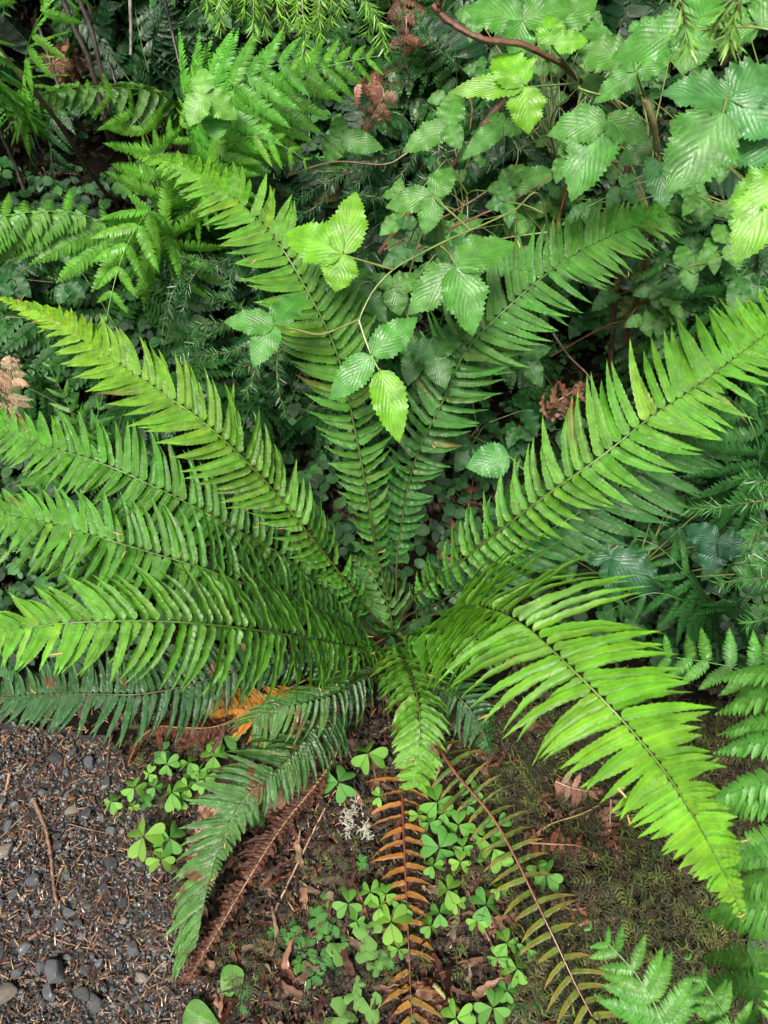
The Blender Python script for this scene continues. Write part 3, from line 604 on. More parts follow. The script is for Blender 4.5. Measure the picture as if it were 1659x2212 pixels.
bush('nearest bramble at the right edge with the largest soft leaves', (1720, 620),
  [[(1740, 520, 1.2), (1720, 330, .95), (1640, 250, .85), (1575, 215, .82), (1500, 205, .85), (1430, 200, .9)], [(1720, 330, .95), (1690, 400, .85)], [(1640, 250, .86), (1700, 100, .9), (1640, 60, .9), (1500, 65, .92)]],
  [((1573, 216), [(1437, 186, 98), (1690, 130, 110), (1680, 285, 110)], .82, BLU, True), ((1562, 244), [(1448, 410, 150)], .8, LG, True),
   ((1690, 312), [(1546, 322, 92), (1720, 420, 100)], .84, BLU, True), ((1690, 392), [(1592, 550, 120), (1570, 436, 95)], .8, (.13, .34, .035), True),
   ((1505, 62), [(1322, 98, 90), (1560, -30, 110), (1480, 150, 90)], .92, LG, True), ((1640, 60), [(1560, 60, 70), (1700, -20, 90)], .95, LG), ((1600, 10), [(1480, -20, 80), (1620, -80, 80)], 1., LM)], extra=(18, (1400, 0, 1660, 620), (1.1, 1.5), [LD, LM, LM]))
bush('small bramble sprig growing through the lacy fern at the upper left', (470, 430),
  [[(470, 400, 1.5), (475, 300, 1.4), (445, 205, 1.32)]],
  [((442, 205), [(430, 140, 52), (402, 265, 60), (515, 255, 60)], 1.3, (.1, .27, .04)), ((465, 250), [(465, 300, 60), (500, 210, 40)], 1.33, LG)])
bush('bramble seedling left of the wiry spruce branch, three pale wet leaves', (740, 420),
  [[(740, 380, 1.6), (735, 298, 1.5)]], [((735, 298), [(725, 245, 42), (828, 318, 52), (700, 345, 60)], 1.48, LG), ((740, 340), [(720, 370, 40), (690, 380, 40)], 1.5, LM)])
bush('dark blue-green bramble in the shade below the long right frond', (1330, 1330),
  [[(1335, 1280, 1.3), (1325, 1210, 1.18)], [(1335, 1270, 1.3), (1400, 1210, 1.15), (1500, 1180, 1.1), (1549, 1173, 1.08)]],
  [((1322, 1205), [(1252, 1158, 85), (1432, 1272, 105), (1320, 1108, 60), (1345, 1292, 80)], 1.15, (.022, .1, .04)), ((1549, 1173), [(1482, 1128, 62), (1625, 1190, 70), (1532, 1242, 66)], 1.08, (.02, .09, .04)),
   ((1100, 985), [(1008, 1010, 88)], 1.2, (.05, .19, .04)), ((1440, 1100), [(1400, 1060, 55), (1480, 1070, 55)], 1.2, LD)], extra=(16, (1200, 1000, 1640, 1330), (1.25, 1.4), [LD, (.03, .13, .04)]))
bush('tiny dark bramble sprig near the mossy brown stem', (1320, 700), [[(1322, 690, 1.5), (1315, 642, 1.45)]],
  [((1315, 640), [(1298, 616, 34), (1342, 640, 34), (1278, 670, 36)], 1.44, BLU)])
bush('dark bramble filling the gap at the far right', (1500, 780),
  [[(1520, 740, 1.5), (1480, 650, 1.4), (1500, 560, 1.35)], [(1480, 650, 1.4), (1560, 600, 1.35), (1640, 610, 1.3)]],
  [((1500, 580), [(1450, 540, 60), (1570, 545, 60), (1500, 640, 60)], 1.34, LD), ((1600, 600), [(1560, 560, 60), (1650, 650, 60), (1590, 680, 50)], 1.3, LD), ((1440, 660), [(1400, 690, 60), (1480, 720, 60), (1390, 640, 50)], 1.4, LD), ((1450, 740), [(1400, 770, 50), (1500, 760, 50)], 1.4, LD)], extra=(20, (1380, 480, 1660, 860), (1.3, 1.55), [LD, LM]))
bush('small dark bramble left of the tall arching frond', (290, 470), [[(285, 440, 1.7), (287, 400, 1.65)]],
  [((287, 397), [(240, 405, 48), (285, 370, 40), (330, 410, 46)], 1.63, LM)])
print('brambles ok')

# ------------------------------------------------------------------ spruce twigs
def needles(m, P, nl, col, dens=1300, spread=(30, 75), flat=.0, wn=.0014):
    T = norm(np.gradient(P, axis=0)); ln = np.linalg.norm(np.diff(P, axis=0), axis=1).sum(); n = int(ln*dens)
    s = np.array([rnd.random() for _ in range(n)])*.99; q = s*(len(P)-1); k = q.astype(int); f = (q-k)[:, None]
    o = P[k]*(1-f)+P[k+1]*f; t = T[k]
    g = np.array([[rnd.gauss(0, 1) for _ in range(3)] for _ in range(n)]); g = norm(g-(g*t).sum(1, keepdims=True)*t)
    a_ = np.radians([rnd.uniform(*spread) for _ in range(n)])[:, None]
    d = norm(t*np.cos(a_)+g*np.sin(a_)+np.array([0, 0, -.12])); L_ = nl*np.array([rnd.uniform(.75, 1.1) for _ in range(n)])[:, None]*np.minimum(1, (1.05-s)*6)[:, None]**.3
    y = norm(np.cross(d, np.array([[rnd.gauss(0, 1) for _ in range(3)] for _ in range(n)])))*wn*.5
    z = norm(np.cross(d, y))*wn*.5
    tip = o+d*L_; md = o+d*L_*.45
    V = np.stack([o-y*.6, o+y*.6, md+y, md-y, tip+y*.15, tip-y*.15, md+z*1.6], 1)
    F = np.array([[0, 1, 2, 3], [3, 2, 4, 5]]); FF = (F[None]+7*np.arange(n)[:, None, None]).reshape(-1, 4)
    c = np.asarray(col)[None]*np.array([rnd.uniform(.7, 1.3) for _ in range(n)])[:, None]; C = np.repeat(c, 7, 0)
    m.add(V.reshape(-1, 3), FF, C, np.tile([1., .5], (7*n, 1)))
def bough(label, twigs, col, nl=.017, dens=1700, group=None, scol=(.1, .07, .04), r=.0011, dpt=True):
    P0 = pd(*twigs[0][0]) if dpt else np.array(twigs[0][0]); e_ = empty('spruce_bough', P0); tag(e_, label, 'spruce branch', group)
    for i, tw in enumerate(twigs):
        P, ln = curve([pd(*q) for q in tw] if dpt else tw, 24); m = M(); needles(m, P, nl, np.asarray(col)*rnd.uniform(.85, 1.2), dens)
        n_ = m.build('needles', 'needle', e_); s = M(); tube(s, P[::3], r*1.3, r*.6, scol, k=5, n=12); s.build('twig', 'stem', n_)
    return e_
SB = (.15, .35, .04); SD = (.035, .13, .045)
def down(u, v0, v1, d, lean=0): return [(u-lean, v0, d+.02), (u-lean*.5, (v0+v1)/2, d), (u, v1, d)]
bough('drooping spruce bough tip, leftmost of those at the top edge', [down(476, -60, 66, 1.25), down(452, -60, 40, 1.3, 10), down(500, -60, 12, 1.3, -10)], SB)
bough('bright spruce bough with the longest hanging tips at the top edge', [down(548, -60, 88, 1.2), down(574, -60, 76, 1.22, 8), down(525, -60, 40, 1.22, -12), down(600, -60, 40, 1.24, 10), down(615, -60, 80, 1.25)], SB)
bough('spruce bough hanging between the lacy fern and the top edge', [down(660, -60, 132, 1.2, 10), down(690, -60, 80, 1.22), down(640, -60, 60, 1.25), down(715, -60, 60, 1.25), down(735, -60, 40, 1.25), down(675, -20, 70, 1.28, -20)], SB)
bough('near spruce tip with long bright needles right of the other hanging tips', [[(740, -80, .95), (790, 0, .93), (820, 50, .92), (830, 108, .92)], [(790, 0, .93), (800, 40, .95), (795, 75, .95)]], (.13, .33, .045), nl=.017)
bough('blurred spruce tip hanging in front of the bramble at top right', [[(1440, -80, .62), (1470, 0, .6), (1482, 70, .6), (1490, 120, .6)]], (.12, .28, .04), nl=.014)
bough('blurred spruce tip in the top right corner', [[(1600, -80, .62), (1600, -10, .6), (1585, 50, .6), (1570, 115, .6)], [(1600, -20, .6), (1560, 30, .61), (1540, 60, .62)]], (.16, .33, .05), nl=.014)
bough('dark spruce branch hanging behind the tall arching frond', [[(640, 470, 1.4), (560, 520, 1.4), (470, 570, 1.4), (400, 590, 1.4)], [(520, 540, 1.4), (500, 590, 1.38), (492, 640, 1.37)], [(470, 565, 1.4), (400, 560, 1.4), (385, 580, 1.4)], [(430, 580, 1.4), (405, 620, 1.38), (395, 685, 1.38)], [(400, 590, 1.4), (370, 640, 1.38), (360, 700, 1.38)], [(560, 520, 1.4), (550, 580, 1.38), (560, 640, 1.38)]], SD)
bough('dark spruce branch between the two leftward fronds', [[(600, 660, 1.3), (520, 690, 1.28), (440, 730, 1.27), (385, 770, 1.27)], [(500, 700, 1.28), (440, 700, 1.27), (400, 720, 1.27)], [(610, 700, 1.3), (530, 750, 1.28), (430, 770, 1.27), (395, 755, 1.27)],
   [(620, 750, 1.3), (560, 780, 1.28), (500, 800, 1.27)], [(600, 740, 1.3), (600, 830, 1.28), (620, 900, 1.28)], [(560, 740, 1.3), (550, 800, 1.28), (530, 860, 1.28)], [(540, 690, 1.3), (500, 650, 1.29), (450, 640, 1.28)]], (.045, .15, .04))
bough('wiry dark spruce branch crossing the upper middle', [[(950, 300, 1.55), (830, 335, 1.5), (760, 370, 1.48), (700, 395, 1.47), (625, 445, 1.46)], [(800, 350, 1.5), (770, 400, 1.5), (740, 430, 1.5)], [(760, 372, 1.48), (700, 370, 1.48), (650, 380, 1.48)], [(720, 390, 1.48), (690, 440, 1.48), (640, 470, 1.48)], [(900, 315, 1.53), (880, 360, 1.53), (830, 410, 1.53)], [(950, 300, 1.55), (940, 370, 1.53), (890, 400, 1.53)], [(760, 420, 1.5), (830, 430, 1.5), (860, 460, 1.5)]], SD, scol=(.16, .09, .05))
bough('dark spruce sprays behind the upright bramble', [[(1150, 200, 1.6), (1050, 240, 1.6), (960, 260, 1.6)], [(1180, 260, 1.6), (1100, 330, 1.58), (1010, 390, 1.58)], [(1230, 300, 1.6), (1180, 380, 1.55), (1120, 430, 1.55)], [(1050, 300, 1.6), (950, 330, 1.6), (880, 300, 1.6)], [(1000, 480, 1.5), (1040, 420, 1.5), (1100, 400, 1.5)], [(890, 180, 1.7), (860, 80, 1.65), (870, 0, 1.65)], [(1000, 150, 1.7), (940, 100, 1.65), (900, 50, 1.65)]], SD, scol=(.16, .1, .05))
bough('spruce spray pointing left at the right edge', [[(1760, 1080, 1.0), (1660, 1080, .97), (1560, 1095, .95), (1485, 1100, .95)], [(1700, 1130, 1.), (1640, 1140, .96), (1612, 1200, .95)], [(1700, 1050, 1.), (1640, 1040, .97), (1600, 1030, .96)], [(1700, 1180, 1.), (1640, 1160, .96), (1620, 1220, .95)]], (.06, .2, .045), nl=.018)
bough('lower spruce spray at the right edge beside the pale lacy fern', [[(1760, 1240, 1.0), (1660, 1248, .95), (1600, 1252, .94), (1545, 1262, .93)], [(1740, 1340, 1.), (1680, 1330, .95), (1610, 1350, .94)], [(1740, 1200, 1.), (1680, 1210, .95), (1640, 1225, .94)]], (.06, .2, .045), nl=.018)
print('spruce ok')

# ------------------------------------------------------------------ woody canes and branches
def cane(name, label, cat, pts, r0, r1, col, thorns=0, mossy=0, mat='bark', group=None, buds=0):
    P = [pd(*q) if len(q) == 3 else np.array(q[:3]) for q in pts]
    e_ = empty(name, P[0]); tag(e_, label, cat, group)
    m = M(); tube(m, P, r0, r1, col, k=8, n=len(P)*6, wob=r0*.07); m.build('stem', mat, e_)
    C, ln = curve(P, 100)
    if thorns:
        t = M()
        for i in range(thorns):
            p = C[rnd.randrange(99)]; d = norm([rnd.gauss(0, 1), rnd.gauss(0, 1), rnd.gauss(0, .5)]); tube(t, [p, p+d*r0*1.2, p+d*r0*2.4], r0*.3, r0*.02, np.asarray(col)*1.6, k=4, n=4)
        t.build('thorns', 'bark', e_)['kind'] = 'stuff'
    if mossy:
        t = M()
        for i in range(mossy):
            p = C[int(rnd.triangular(0, 99, 20))]+np.array([rnd.gauss(0, r0*2), rnd.gauss(0, r0*2), 0]); mo_sprig(t, p, rnd.uniform(.012, .028), (.12, .13, .03), hang=.8)
        t.build('moss', 'moss', e_)
    return e_
FEA = tpl_pinna(7, .26, 2, 77, .45)
BLD = tpl_leaf(3, 3, lambda x: math.sin(math.pi*min(1, x*.9+.1))**.7, fold=.3)
def mo_star(m, p, L_, col):
    c = jc(col, .25); h = rnd.uniform(.2, .8)
    for k in range(7):
        a_ = k*2.4+rnd.uniform(-.3, .3); d = norm([math.cos(a_), math.sin(a_), h+rnd.gauss(0, .3)]); n = norm(np.array([0, 0, 1.])-d[2]*d+.01); n = norm(n-(n@d)*d); q = p+np.array([0, 0, L_*.12*k])
        stamp(m, BLD, q, d, np.cross(n, d), n, L_*rnd.uniform(.2, .4), L_*.022, c, bend=.5)
def mo_sprig(m, p, L_, col, hang=0., up=.4):
    if not hang and rnd.random() < .4: return mo_star(m, p, L_, col)
    a_ = rnd.uniform(0, 6.283); d = norm([math.cos(a_), math.sin(a_), up*rnd.uniform(.2, 1.6) if not hang else -hang*rnd.uniform(.3, 2)])
    n = norm(np.array([0, 0, 1.])-d[2]*d+.001) if not hang else norm([math.sin(a_), .3, math.cos(a_)]); n = norm(n-(n@d)*d)
    stamp(m, FEA, p, d, np.cross(n, d), n, L_, L_, jc(col, .25), bend=rnd.uniform(.3, 1.2))
BC = (.014, .009, .007)
for lab, pts, r0, th in [
  ('black thorny cane running down into the lacy fern, left of a pair', [(120, -40, 1.75), (138, 5, 1.72), (165, 70, 1.68), (190, 125, 1.64), (222, 240, 1.55), (235, 300, 1.6)], .0052, 40),
  ('black thorny cane running down into the lacy fern, right of a pair', [(162, -40, 1.75), (172, 0, 1.72), (198, 65, 1.68), (215, 135, 1.64), (233, 222, 1.56), (245, 300, 1.6)], .0048, 40),
  ('long brown thorny cane slanting across the black gap at the left edge', [(-40, 60, 1.5), (0, 110, 1.5), (50, 170, 1.5), (100, 230, 1.52), (150, 300, 1.56), (180, 350, 1.62), (230, 420, 1.75)], .0045, 60),
  ('short dark cane behind the pair at the upper left', [(80, 40, 2.), (90, 75, 2.), (108, 130, 1.98), (128, 190, 1.95)], .004, 15),
  ('dark cane right of the pair leaning to the right', [(190, 10, 2.), (205, 50, 2.), (230, 110, 2.), (252, 185, 1.98)], .004, 10),
  ('black straight cane in front of the deep green sword fern', [(350, -20, 1.9), (360, 20, 1.9), (372, 70, 1.9), (388, 140, 1.88)], .0038, 10),
  ('pale grey thin cane at the top left', [(281, 0, 2.), (283, 60, 2.), (282, 118, 2.)], .004, 0),
  ('low dark cane at the left edge above the drooping fern', [(0, 280, 1.6), (12, 310, 1.6), (32, 355, 1.6), (52, 410, 1.6)], .004, 10)]:
    cane('thorny_cane', lab, 'cane', pts, r0, r0*.8, (.16, .15, .13) if 'pale' in lab else ((.03, .014, .009) if 'brown' in lab else BC), thorns=th)
cane('branch', 'reddish brown leafless branch crossing the bramble leaves at top right', 'branch', [(935, 10, 1.12), (950, 28, 1.12), (975, 50, 1.12), (1035, 82, 1.12), (1080, 90, 1.13), (1130, 97, 1.14), (1175, 118, 1.16), (1215, 140, 1.2), (1270, 190, 1.28), (1340, 235, 1.4)], .0044, .0032, (.1, .045, .025))
cane('branch', 'short snag of brown wood poking up beside the branch end', 'branch', [(948, 26, 1.12), (950, 5, 1.11), (958, -10, 1.1)], .004, .003, (.12, .055, .03))
cane('branch', 'thick dark stick slanting down to the left through the upper bramble', 'branch', [(1090, 215, 1.45), (1045, 270, 1.45), (1010, 320, 1.46), (985, 350, 1.47), (950, 395, 1.48), (900, 440, 1.5), (820, 545, 1.55)], .0065, .005, (.09, .045, .03))
cane('branch', 'upright brown stem with hanging moss, right of the dark frond', 'stem', [(1355, 360, 1.35), (1348, 430, 1.37), (1342, 520, 1.4), (1330, 640, 1.45), (1322, 730, 1.5), (1318, 820, 1.58)], .0048, .0045, (.07, .035, .02), mossy=40)
cane('branch', 'slimmer brown stem crossing in front of the mossy one', 'stem', [(1420, 470, 1.3), (1405, 520, 1.32), (1390, 590, 1.35), (1372, 660, 1.4), (1350, 740, 1.5)], .0042, .0042, (.1, .045, .025), mossy=90)
cane('branch', 'thin grey-green stem rising through the right brambles', 'stem', [(1395, 215, 1.1), (1412, 270, 1.12), (1420, 330, 1.18), (1425, 380, 1.3)], .004, .004, (.2, .17, .08))
cane('branch', 'dark leaning stem in the top right corner', 'stem', [(1670, 0, 1.2), (1640, 50, 1.2), (1600, 95, 1.22), (1560, 140, 1.25)], .005, .004, (.07, .035, .03))
i = 0
for lab, pts, c in [
  ('thin red-brown twig left of the dark frond, running up to the right', [(830, 540, 1.4), (920, 490, 1.38), (1010, 440, 1.35), (1070, 400, 1.35)], (.14, .06, .03)),
  ('forked brown twig under the upright bramble', [(870, 560, 1.35), (960, 500, 1.32), (1060, 455, 1.3), (1130, 420, 1.3), (1190, 380, 1.3)], (.13, .05, .03)),
  ('rust coloured twig beside the dark glossy sword fern', [(1195, 510, 1.4), (1215, 440, 1.38), (1230, 380, 1.36)], (.16, .05, .02)),
  ('long dark red twig slanting over the dark glossy sword fern', [(1085, 480, 1.35), (1130, 440, 1.34), (1175, 400, 1.33), (1200, 375, 1.33)], (.12, .04, .02)),
  ('thin twig curving beneath the dark frond on the right', [(1190, 770, 1.5), (1260, 730, 1.48), (1320, 700, 1.46), (1370, 690, 1.45)], (.13, .06, .04)),
  ('grey forked twig in the dark hollow on the right', [(1195, 720, 1.5), (1230, 770, 1.48), (1270, 810, 1.46), (1290, 850, 1.46)], (.14, .1, .07)),
  ('thin brown twig at the left of the red-brown branch', [(1010, 200, 1.4), (1020, 235, 1.38), (1015, 280, 1.38)], (.12, .05, .03)),
  ('bare twig crossing the wiry spruce branch', [(620, 380, 1.5), (720, 350, 1.48), (830, 355, 1.46), (880, 330, 1.46)], (.12, .07, .04)),
  ('straight brown twig at the upper right among bramble leaves', [(1240, 0, 1.4), (1262, 30, 1.4), (1285, 60, 1.4)], (.13, .08, .05)),
  ('thin twig hanging at the far right of the mossy stem', [(1420, 640, 1.4), (1380, 660, 1.38), (1350, 700, 1.38)], (.13, .05, .03))]:
    cane('twig', lab, 'twig', pts, .0022, .0014, c)
print('canes ok')

# ------------------------------------------------------------------ landmarks used to tell the small plants apart
LM_ = [('the white lichen tuft', 775, 1780), ('the brown curled dead frond', 320, 1600), ('the folded dark frond', 450, 1900), ('the orange dying frond', 880, 1950), ('the red-brown midrib', 1110, 1850),
  ('the straw coloured midrib', 500, 1960), ('the short curled frond', 900, 1600), ('the brown stick on the path', 110, 1850), ('the corner fern', 1350, 2080),
  ('the heart-shaped leaf', 492, 2127), ('the broad frond tip', 1590, 1950), ('the fern crown', 845, 1370), ('the right-hand hollow', 1230, 800), ('the central bramble leaves', 800, 760),
  ('the tall arching frond', 620, 560), ('the black gap', 90, 320), ('the drooping lacy fern', 130, 540), ('the mossy brown stem', 1330, 660), ('the yellow frond tip', 60, 680),
  ('the left spruce branch', 500, 740), ('the big dark bramble', 1340, 1210), ('the right spruce spray', 1580, 1100), ('the hanging spruce tips', 560, 60), ('the red-brown branch', 1080, 90), ('the pair of black canes', 190, 110), ('the frayed brown frond', 800, 200), ('the top left corner', 60, 60), ('the lowest left frond', 300, 1380), ('the nearest bramble', 1560, 300)]
ORD = ['nearest', 'second', 'third', 'fourth', 'fifth', 'sixth', 'seventh', 'eighth', 'ninth', 'tenth', 'eleventh', 'twelfth', 'thirteenth', 'fourteenth', 'fifteenth', 'sixteenth', 'seventeenth', 'eighteenth', 'nineteenth', 'twentieth']
def labels(kind, pts, extra=None):
    """one true label per point: nearest landmark, side of it, rank by distance among its like"""
    info = []
    for k, (u, v) in enumerate(pts):
        j = min(range(len(LM_)), key=lambda q: math.hypot(LM_[q][1]-u, LM_[q][2]-v)); du, dv = u-LM_[j][1], v-LM_[j][2]; d = math.hypot(du, dv)
        s = ('right of' if du > 0 else 'left of') if abs(du) > abs(dv) else ('below' if dv > 0 else 'above'); info.append((j, s, d))
    out = []
    for k, (j, s, d) in enumerate(info):
        same = sorted(x[2] for x in info if x[0] == j and x[1] == s); r_ = same.index(d)
        if len(same) == 1: out.append(f'{kind} {s} {LM_[j][0]}')
        elif r_ < 1: out.append(f'{kind} {s} {LM_[j][0]}, nearest it')
        elif r_ == len(same)-1: out.append(f'{kind} {s} {LM_[j][0]}, farthest')
        elif r_ < 20: out.append(f'{kind} {s} {LM_[j][0]}, {ORD[r_]} nearest')
        elif r_ == len(same)-1: out.append(f'{kind} {s} {LM_[j][0]}, farthest from it')
        else: out.append(f'{kind} {s} {LM_[j][0]}, number {r_+1} outward')
    return out

# ------------------------------------------------------------------ wood sorrel
def tpl_heart():
    o = np.array([(0, 0), (.2, .17), (.45, .36), (.7, .46), (.9, .46), (1.02, .36), (1.02, .19), (.84, 0)])
    P, _ = curve(np.c_[o, np.zeros(len(o))], 11); P = P[:, :2]
    full = np.vstack([P[1:, :]*[1, 1], (P[1:-1]*[1, -1])[::-1]])
    full = np.vstack([P[1:], (P[1:-1]*[1, -1])[::-1]])
    rr = np.array([.02, .35, .7, 1.])
    V = np.stack([np.outer(rr, full[:, 0]), np.outer(rr, full[:, 1]), np.zeros((4, len(full)))], -1)
    V[..., 1] *= 1.16; V[..., 2] = .3*np.abs(V[..., 1])*(.3+V[..., 0])-.25*V[..., 0]**2
    UV = np.stack([.5+V[..., 1], V[..., 0]], -1)
    return V.reshape(-1, 3), gridfaces(4, len(full)), UV.reshape(-1, 2)
HEART = tpl_heart()
def trefoil(col, seed):
    e_ = empty('wood_sorrel', (0, 0, 0)); r_ = random.Random(seed); m = M(); Z = np.array([0, 0, 1.])
    a0 = r_.uniform(0, 6)
    for k in range(3):
        a_ = a0+k*2.094+r_.uniform(-.12, .12); tl = r_.uniform(-.55, .12)
        X = np.array([math.cos(a_)*math.cos(tl), math.sin(a_)*math.cos(tl), math.sin(tl)]); Y = norm(np.cross(Z, X)); N = np.cross(X, Y)
        stamp(m, HEART, X*.015, X, Y, N, .5*r_.uniform(.92, 1.05), .5, np.asarray(col)*r_.uniform(.9, 1.12), bend=.2)
    lf = m.build('leaf', 'sorrel', e_)
    s = M(); tube(s, [(0, 0, -.004), (.03, .05, -.3), (r_.uniform(-.2, .2), r_.uniform(-.1, .3), -.85)], .012, .018, (.14, .09, .04), k=5, n=7); s.build('stalk', 'stem', e_)
    return e_
protos = [trefoil(c, i) for i, c in enumerate([(.13, .36, .06), (.19, .4, .05), (.10, .31, .055), (.15, .33, .04), (.15, .39, .05), (.18, .43, .055), (.125, .35, .045), (.165, .41, .055), (.03, .13, .03), (.035, .15, .03), (.028, .11, .026)])]  # last three are shaded copies: same leaf, colour darkened
used = [False]*len(protos)
def place(protos_, used_, idx, loc, sc, tilt=(0, 0), rz=0):
    o = protos_[idx] if not used_[idx] else copy_tree(protos_[idx])
    used_[idx] = True
    o.location = Vector([float(c) for c in loc]); o.rotation_euler = (tilt[0], tilt[1], rz); o.scale = (sc,)*3
    return o
SOR = [(360,1650,50),(407,1647,45),(462,1632,58),(290,1702,52),(240,1732,46),(370,1712,64),(440,1684,50),(392,1727,40),(310,1807,78),(367,1810,68),(347,1857,52),(322,1672,32),(482,1592,68),(287,1742,24),(795,1627,84),(732,1690,80),(515,1572,34),(752,1952,58),(800,1927,52),
 (944,1732,74),(927,1777,48),(990,1782,58),(950,1832,80),(1067,1832,88),(994,1862,42),(1075,1782,52),(967,1922,58),(949,1972,52),(1050,1955,68),(1180,1892,62),(845,1992,74),(1095,2037,52),(1117,2092,62),(1065,2177,64),(1020,1705,50),(985,2200,64),(833,1932,44),(430,1665,40),(335,1700,36),(350,1830,34),(405,1700,38),(905,1760,40),(960,1755,44),(935,1870,44),(1000,1830,40),(1030,1800,36),(985,1950,40),(930,2000,40),(870,1960,44),(820,1960,44),(1080,1920,40),(1030,1990,40),(1075,2070,40),(1140,2050,38),(1095,2140,44),(770,1990,34),(1160,1870,40),(860,2050,40),(470,1612,36),(820,1720,36),(1010,1740,34)]
labs = labels('light green three-part sorrel leaf', [(u, v) for u, v, s in SOR])
for (u, v, s), lb in zip(SOR, labs):
    g = pg(u, v); h = .035+s*.0003; p = pz(u, v, g[2]+h); d = np.linalg.norm(CAM-p)
    o = place(protos, used, rnd.randrange(8), p, s*px(d)*1., (rnd.gauss(0, .22), rnd.gauss(0, .22)), rnd.uniform(0, 6))
    tag(o, lb, 'sorrel', 'wood sorrel leaves on the forest floor')
BGS = []
for cu, cv, su, sv, n in [(680, 930, 45, 70, 26), (1210, 790, 50, 70, 26), (640, 880, 40, 40, 10), (830, 1270, 30, 30, 4), (340, 560, 60, 70, 14), (480, 600, 50, 60, 12), (40, 600, 50, 60, 8), (1190, 560, 60, 60, 8), (80, 720, 40, 40, 8), (560, 960, 50, 50, 8), (900, 180, 60, 90, 12), (30, 850, 30, 60, 8), (210, 1120, 80, 80, 10), (640, 1080, 60, 80, 8), (1290, 1130, 60, 60, 8), (120, 390, 120, 40, 12), (1050, 900, 50, 60, 10), (250, 330, 60, 40, 8), (660, 260, 60, 30, 6)]:
    for i in range(n): BGS.append((rnd.gauss(cu, su), rnd.gauss(cv, sv), rnd.uniform(20, 34)))
labs = labels('small shaded sorrel leaf', [(u, v) for u, v, s in BGS])
for (u, v, s), lb in zip(BGS, labs):
    g = pg(u, v); p = g+np.array([0, 0, rnd.uniform(.02, .06)]); d = np.linalg.norm(CAM-p)
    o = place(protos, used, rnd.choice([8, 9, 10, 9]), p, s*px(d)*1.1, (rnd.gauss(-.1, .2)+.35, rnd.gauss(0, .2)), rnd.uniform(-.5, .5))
    tag(o, lb, 'sorrel', 'sorrel leaves in the shade')

# ------------------------------------------------------------------ trailing bramble: small five-part glossy leaves
def cren(x): return (math.sin(math.pi*x**.9))**.7*(1+.12*math.sin(x*26)) if 0 < x < 1 else 0
SML = tpl_leaf(14, 5, cren, serr=.28, fold=.3)
def fivefoil(col, seed, n=5):
    e_ = empty('trailing_bramble', (0, 0, 0)); r_ = random.Random(seed); m = M(); Z = np.array([0, 0, 1.]); a0 = r_.uniform(0, 6)
    for k in range(n):
        a_ = a0+(k-(n-1)/2)*(5.2/n); L_ = .5*(1-.13*abs(k-(n-1)/2)); tl = r_.uniform(-.4, .1)
        X = np.array([math.cos(a_)*math.cos(tl), math.sin(a_)*math.cos(tl), math.sin(tl)]); Y = norm(np.cross(Z, X)); N = np.cross(X, Y)
        stamp(m, SML, X*.03, X, Y, N, L_, L_*.36, np.asarray(col)*r_.uniform(.85, 1.15), bend=.35)
    m.build('leaf', 'broad', e_)
    s = M(); tube(s, [(0, 0, 0), (.05, .05, -.25), (r_.uniform(-.3, .3), .1, -.6)], .012, .014, (.1, .1, .03), k=5, n=7); s.build('stalk', 'stem', e_)
    return e_
pr5 = [fivefoil(c, i+40, n) for i, (c, n) in enumerate([((.05, .19, .03), 5), ((.06, .21, .035), 5), ((.04, .16, .03), 3), ((.07, .22, .03), 5)])]; us5 = [False]*4
TB = [(310,1732,38),(350,1622,48),(405,1682,34),(555,1762,48),(777,1862,38),(710,1942,50),(680,1982,50),(720,1997,50),(625,2012,54),(585,2010,28),(660,2042,50),(690,2067,62),(670,2112,44),(500,2047,28),(520,2167,48),(535,1822,24),(905,2187,62),(1177,2172,54),(840,2067,52),(1110,2182,48),(700,2020,46),(740,2040,40),(650,2080,40),(495,1962+10,24),(720,2100,34),(530,2130,30),(1170,1900,40),(1540,2140,30)]
labs = labels('small crinkled five-part green leaf', [(u, v) for u, v, s in TB])
for (u, v, s), lb in zip(TB, labs):
    g = pg(u, v); p = pz(u, v, g[2]+.025); d = np.linalg.norm(CAM-p)
    tag(place(pr5, us5, rnd.randrange(4), p, s*px(d)*1.1, (rnd.gauss(0, .12), rnd.gauss(0, .12)), rnd.uniform(0, 6)), lb, 'bramble leaf', 'trailing bramble leaves')
# small star-lobed pale leaves
def star(col, seed):
    e_ = empty('lobed_leaf_plant', (0, 0, 0)); r_ = random.Random(seed); m = M(); n = 21; th = np.linspace(-2.75, 2.75, n)
    rad = .28+.24*np.abs(np.cos(th*1.42))**1.5; rad[::2] *= .93
    rr = np.array([.03, .5, 1.]); V = np.stack([np.outer(rr, rad*np.cos(th)), np.outer(rr, rad*np.sin(th)), np.outer(rr**2, -.05+.06*np.cos(th*2.84))], -1)
    m.add(V.reshape(-1, 3), gridfaces(3, n)[:, ::-1], col, np.stack([np.ones((3, n))*.9, np.outer(rr, np.ones(n))], -1))
    m.build('leaf', 'sorrel', e_); s = M(); tube(s, [(0, 0, 0), (-.2, .05, -.15), (-.5, .1, -.5)], .012, .012, (.12, .14, .04), k=5, n=7); s.build('stalk', 'stem', e_)
    return e_
prs = [star((.13, .3, .06), 1), star((.11, .27, .05), 2)]; uss = [False]*2
ST = [(795,2017,56),(730,2057,44),(790,2057,42),(735,2197,60),(800,2177,50),(765,2157,36),(775,2125,26),(810,2090,30)]
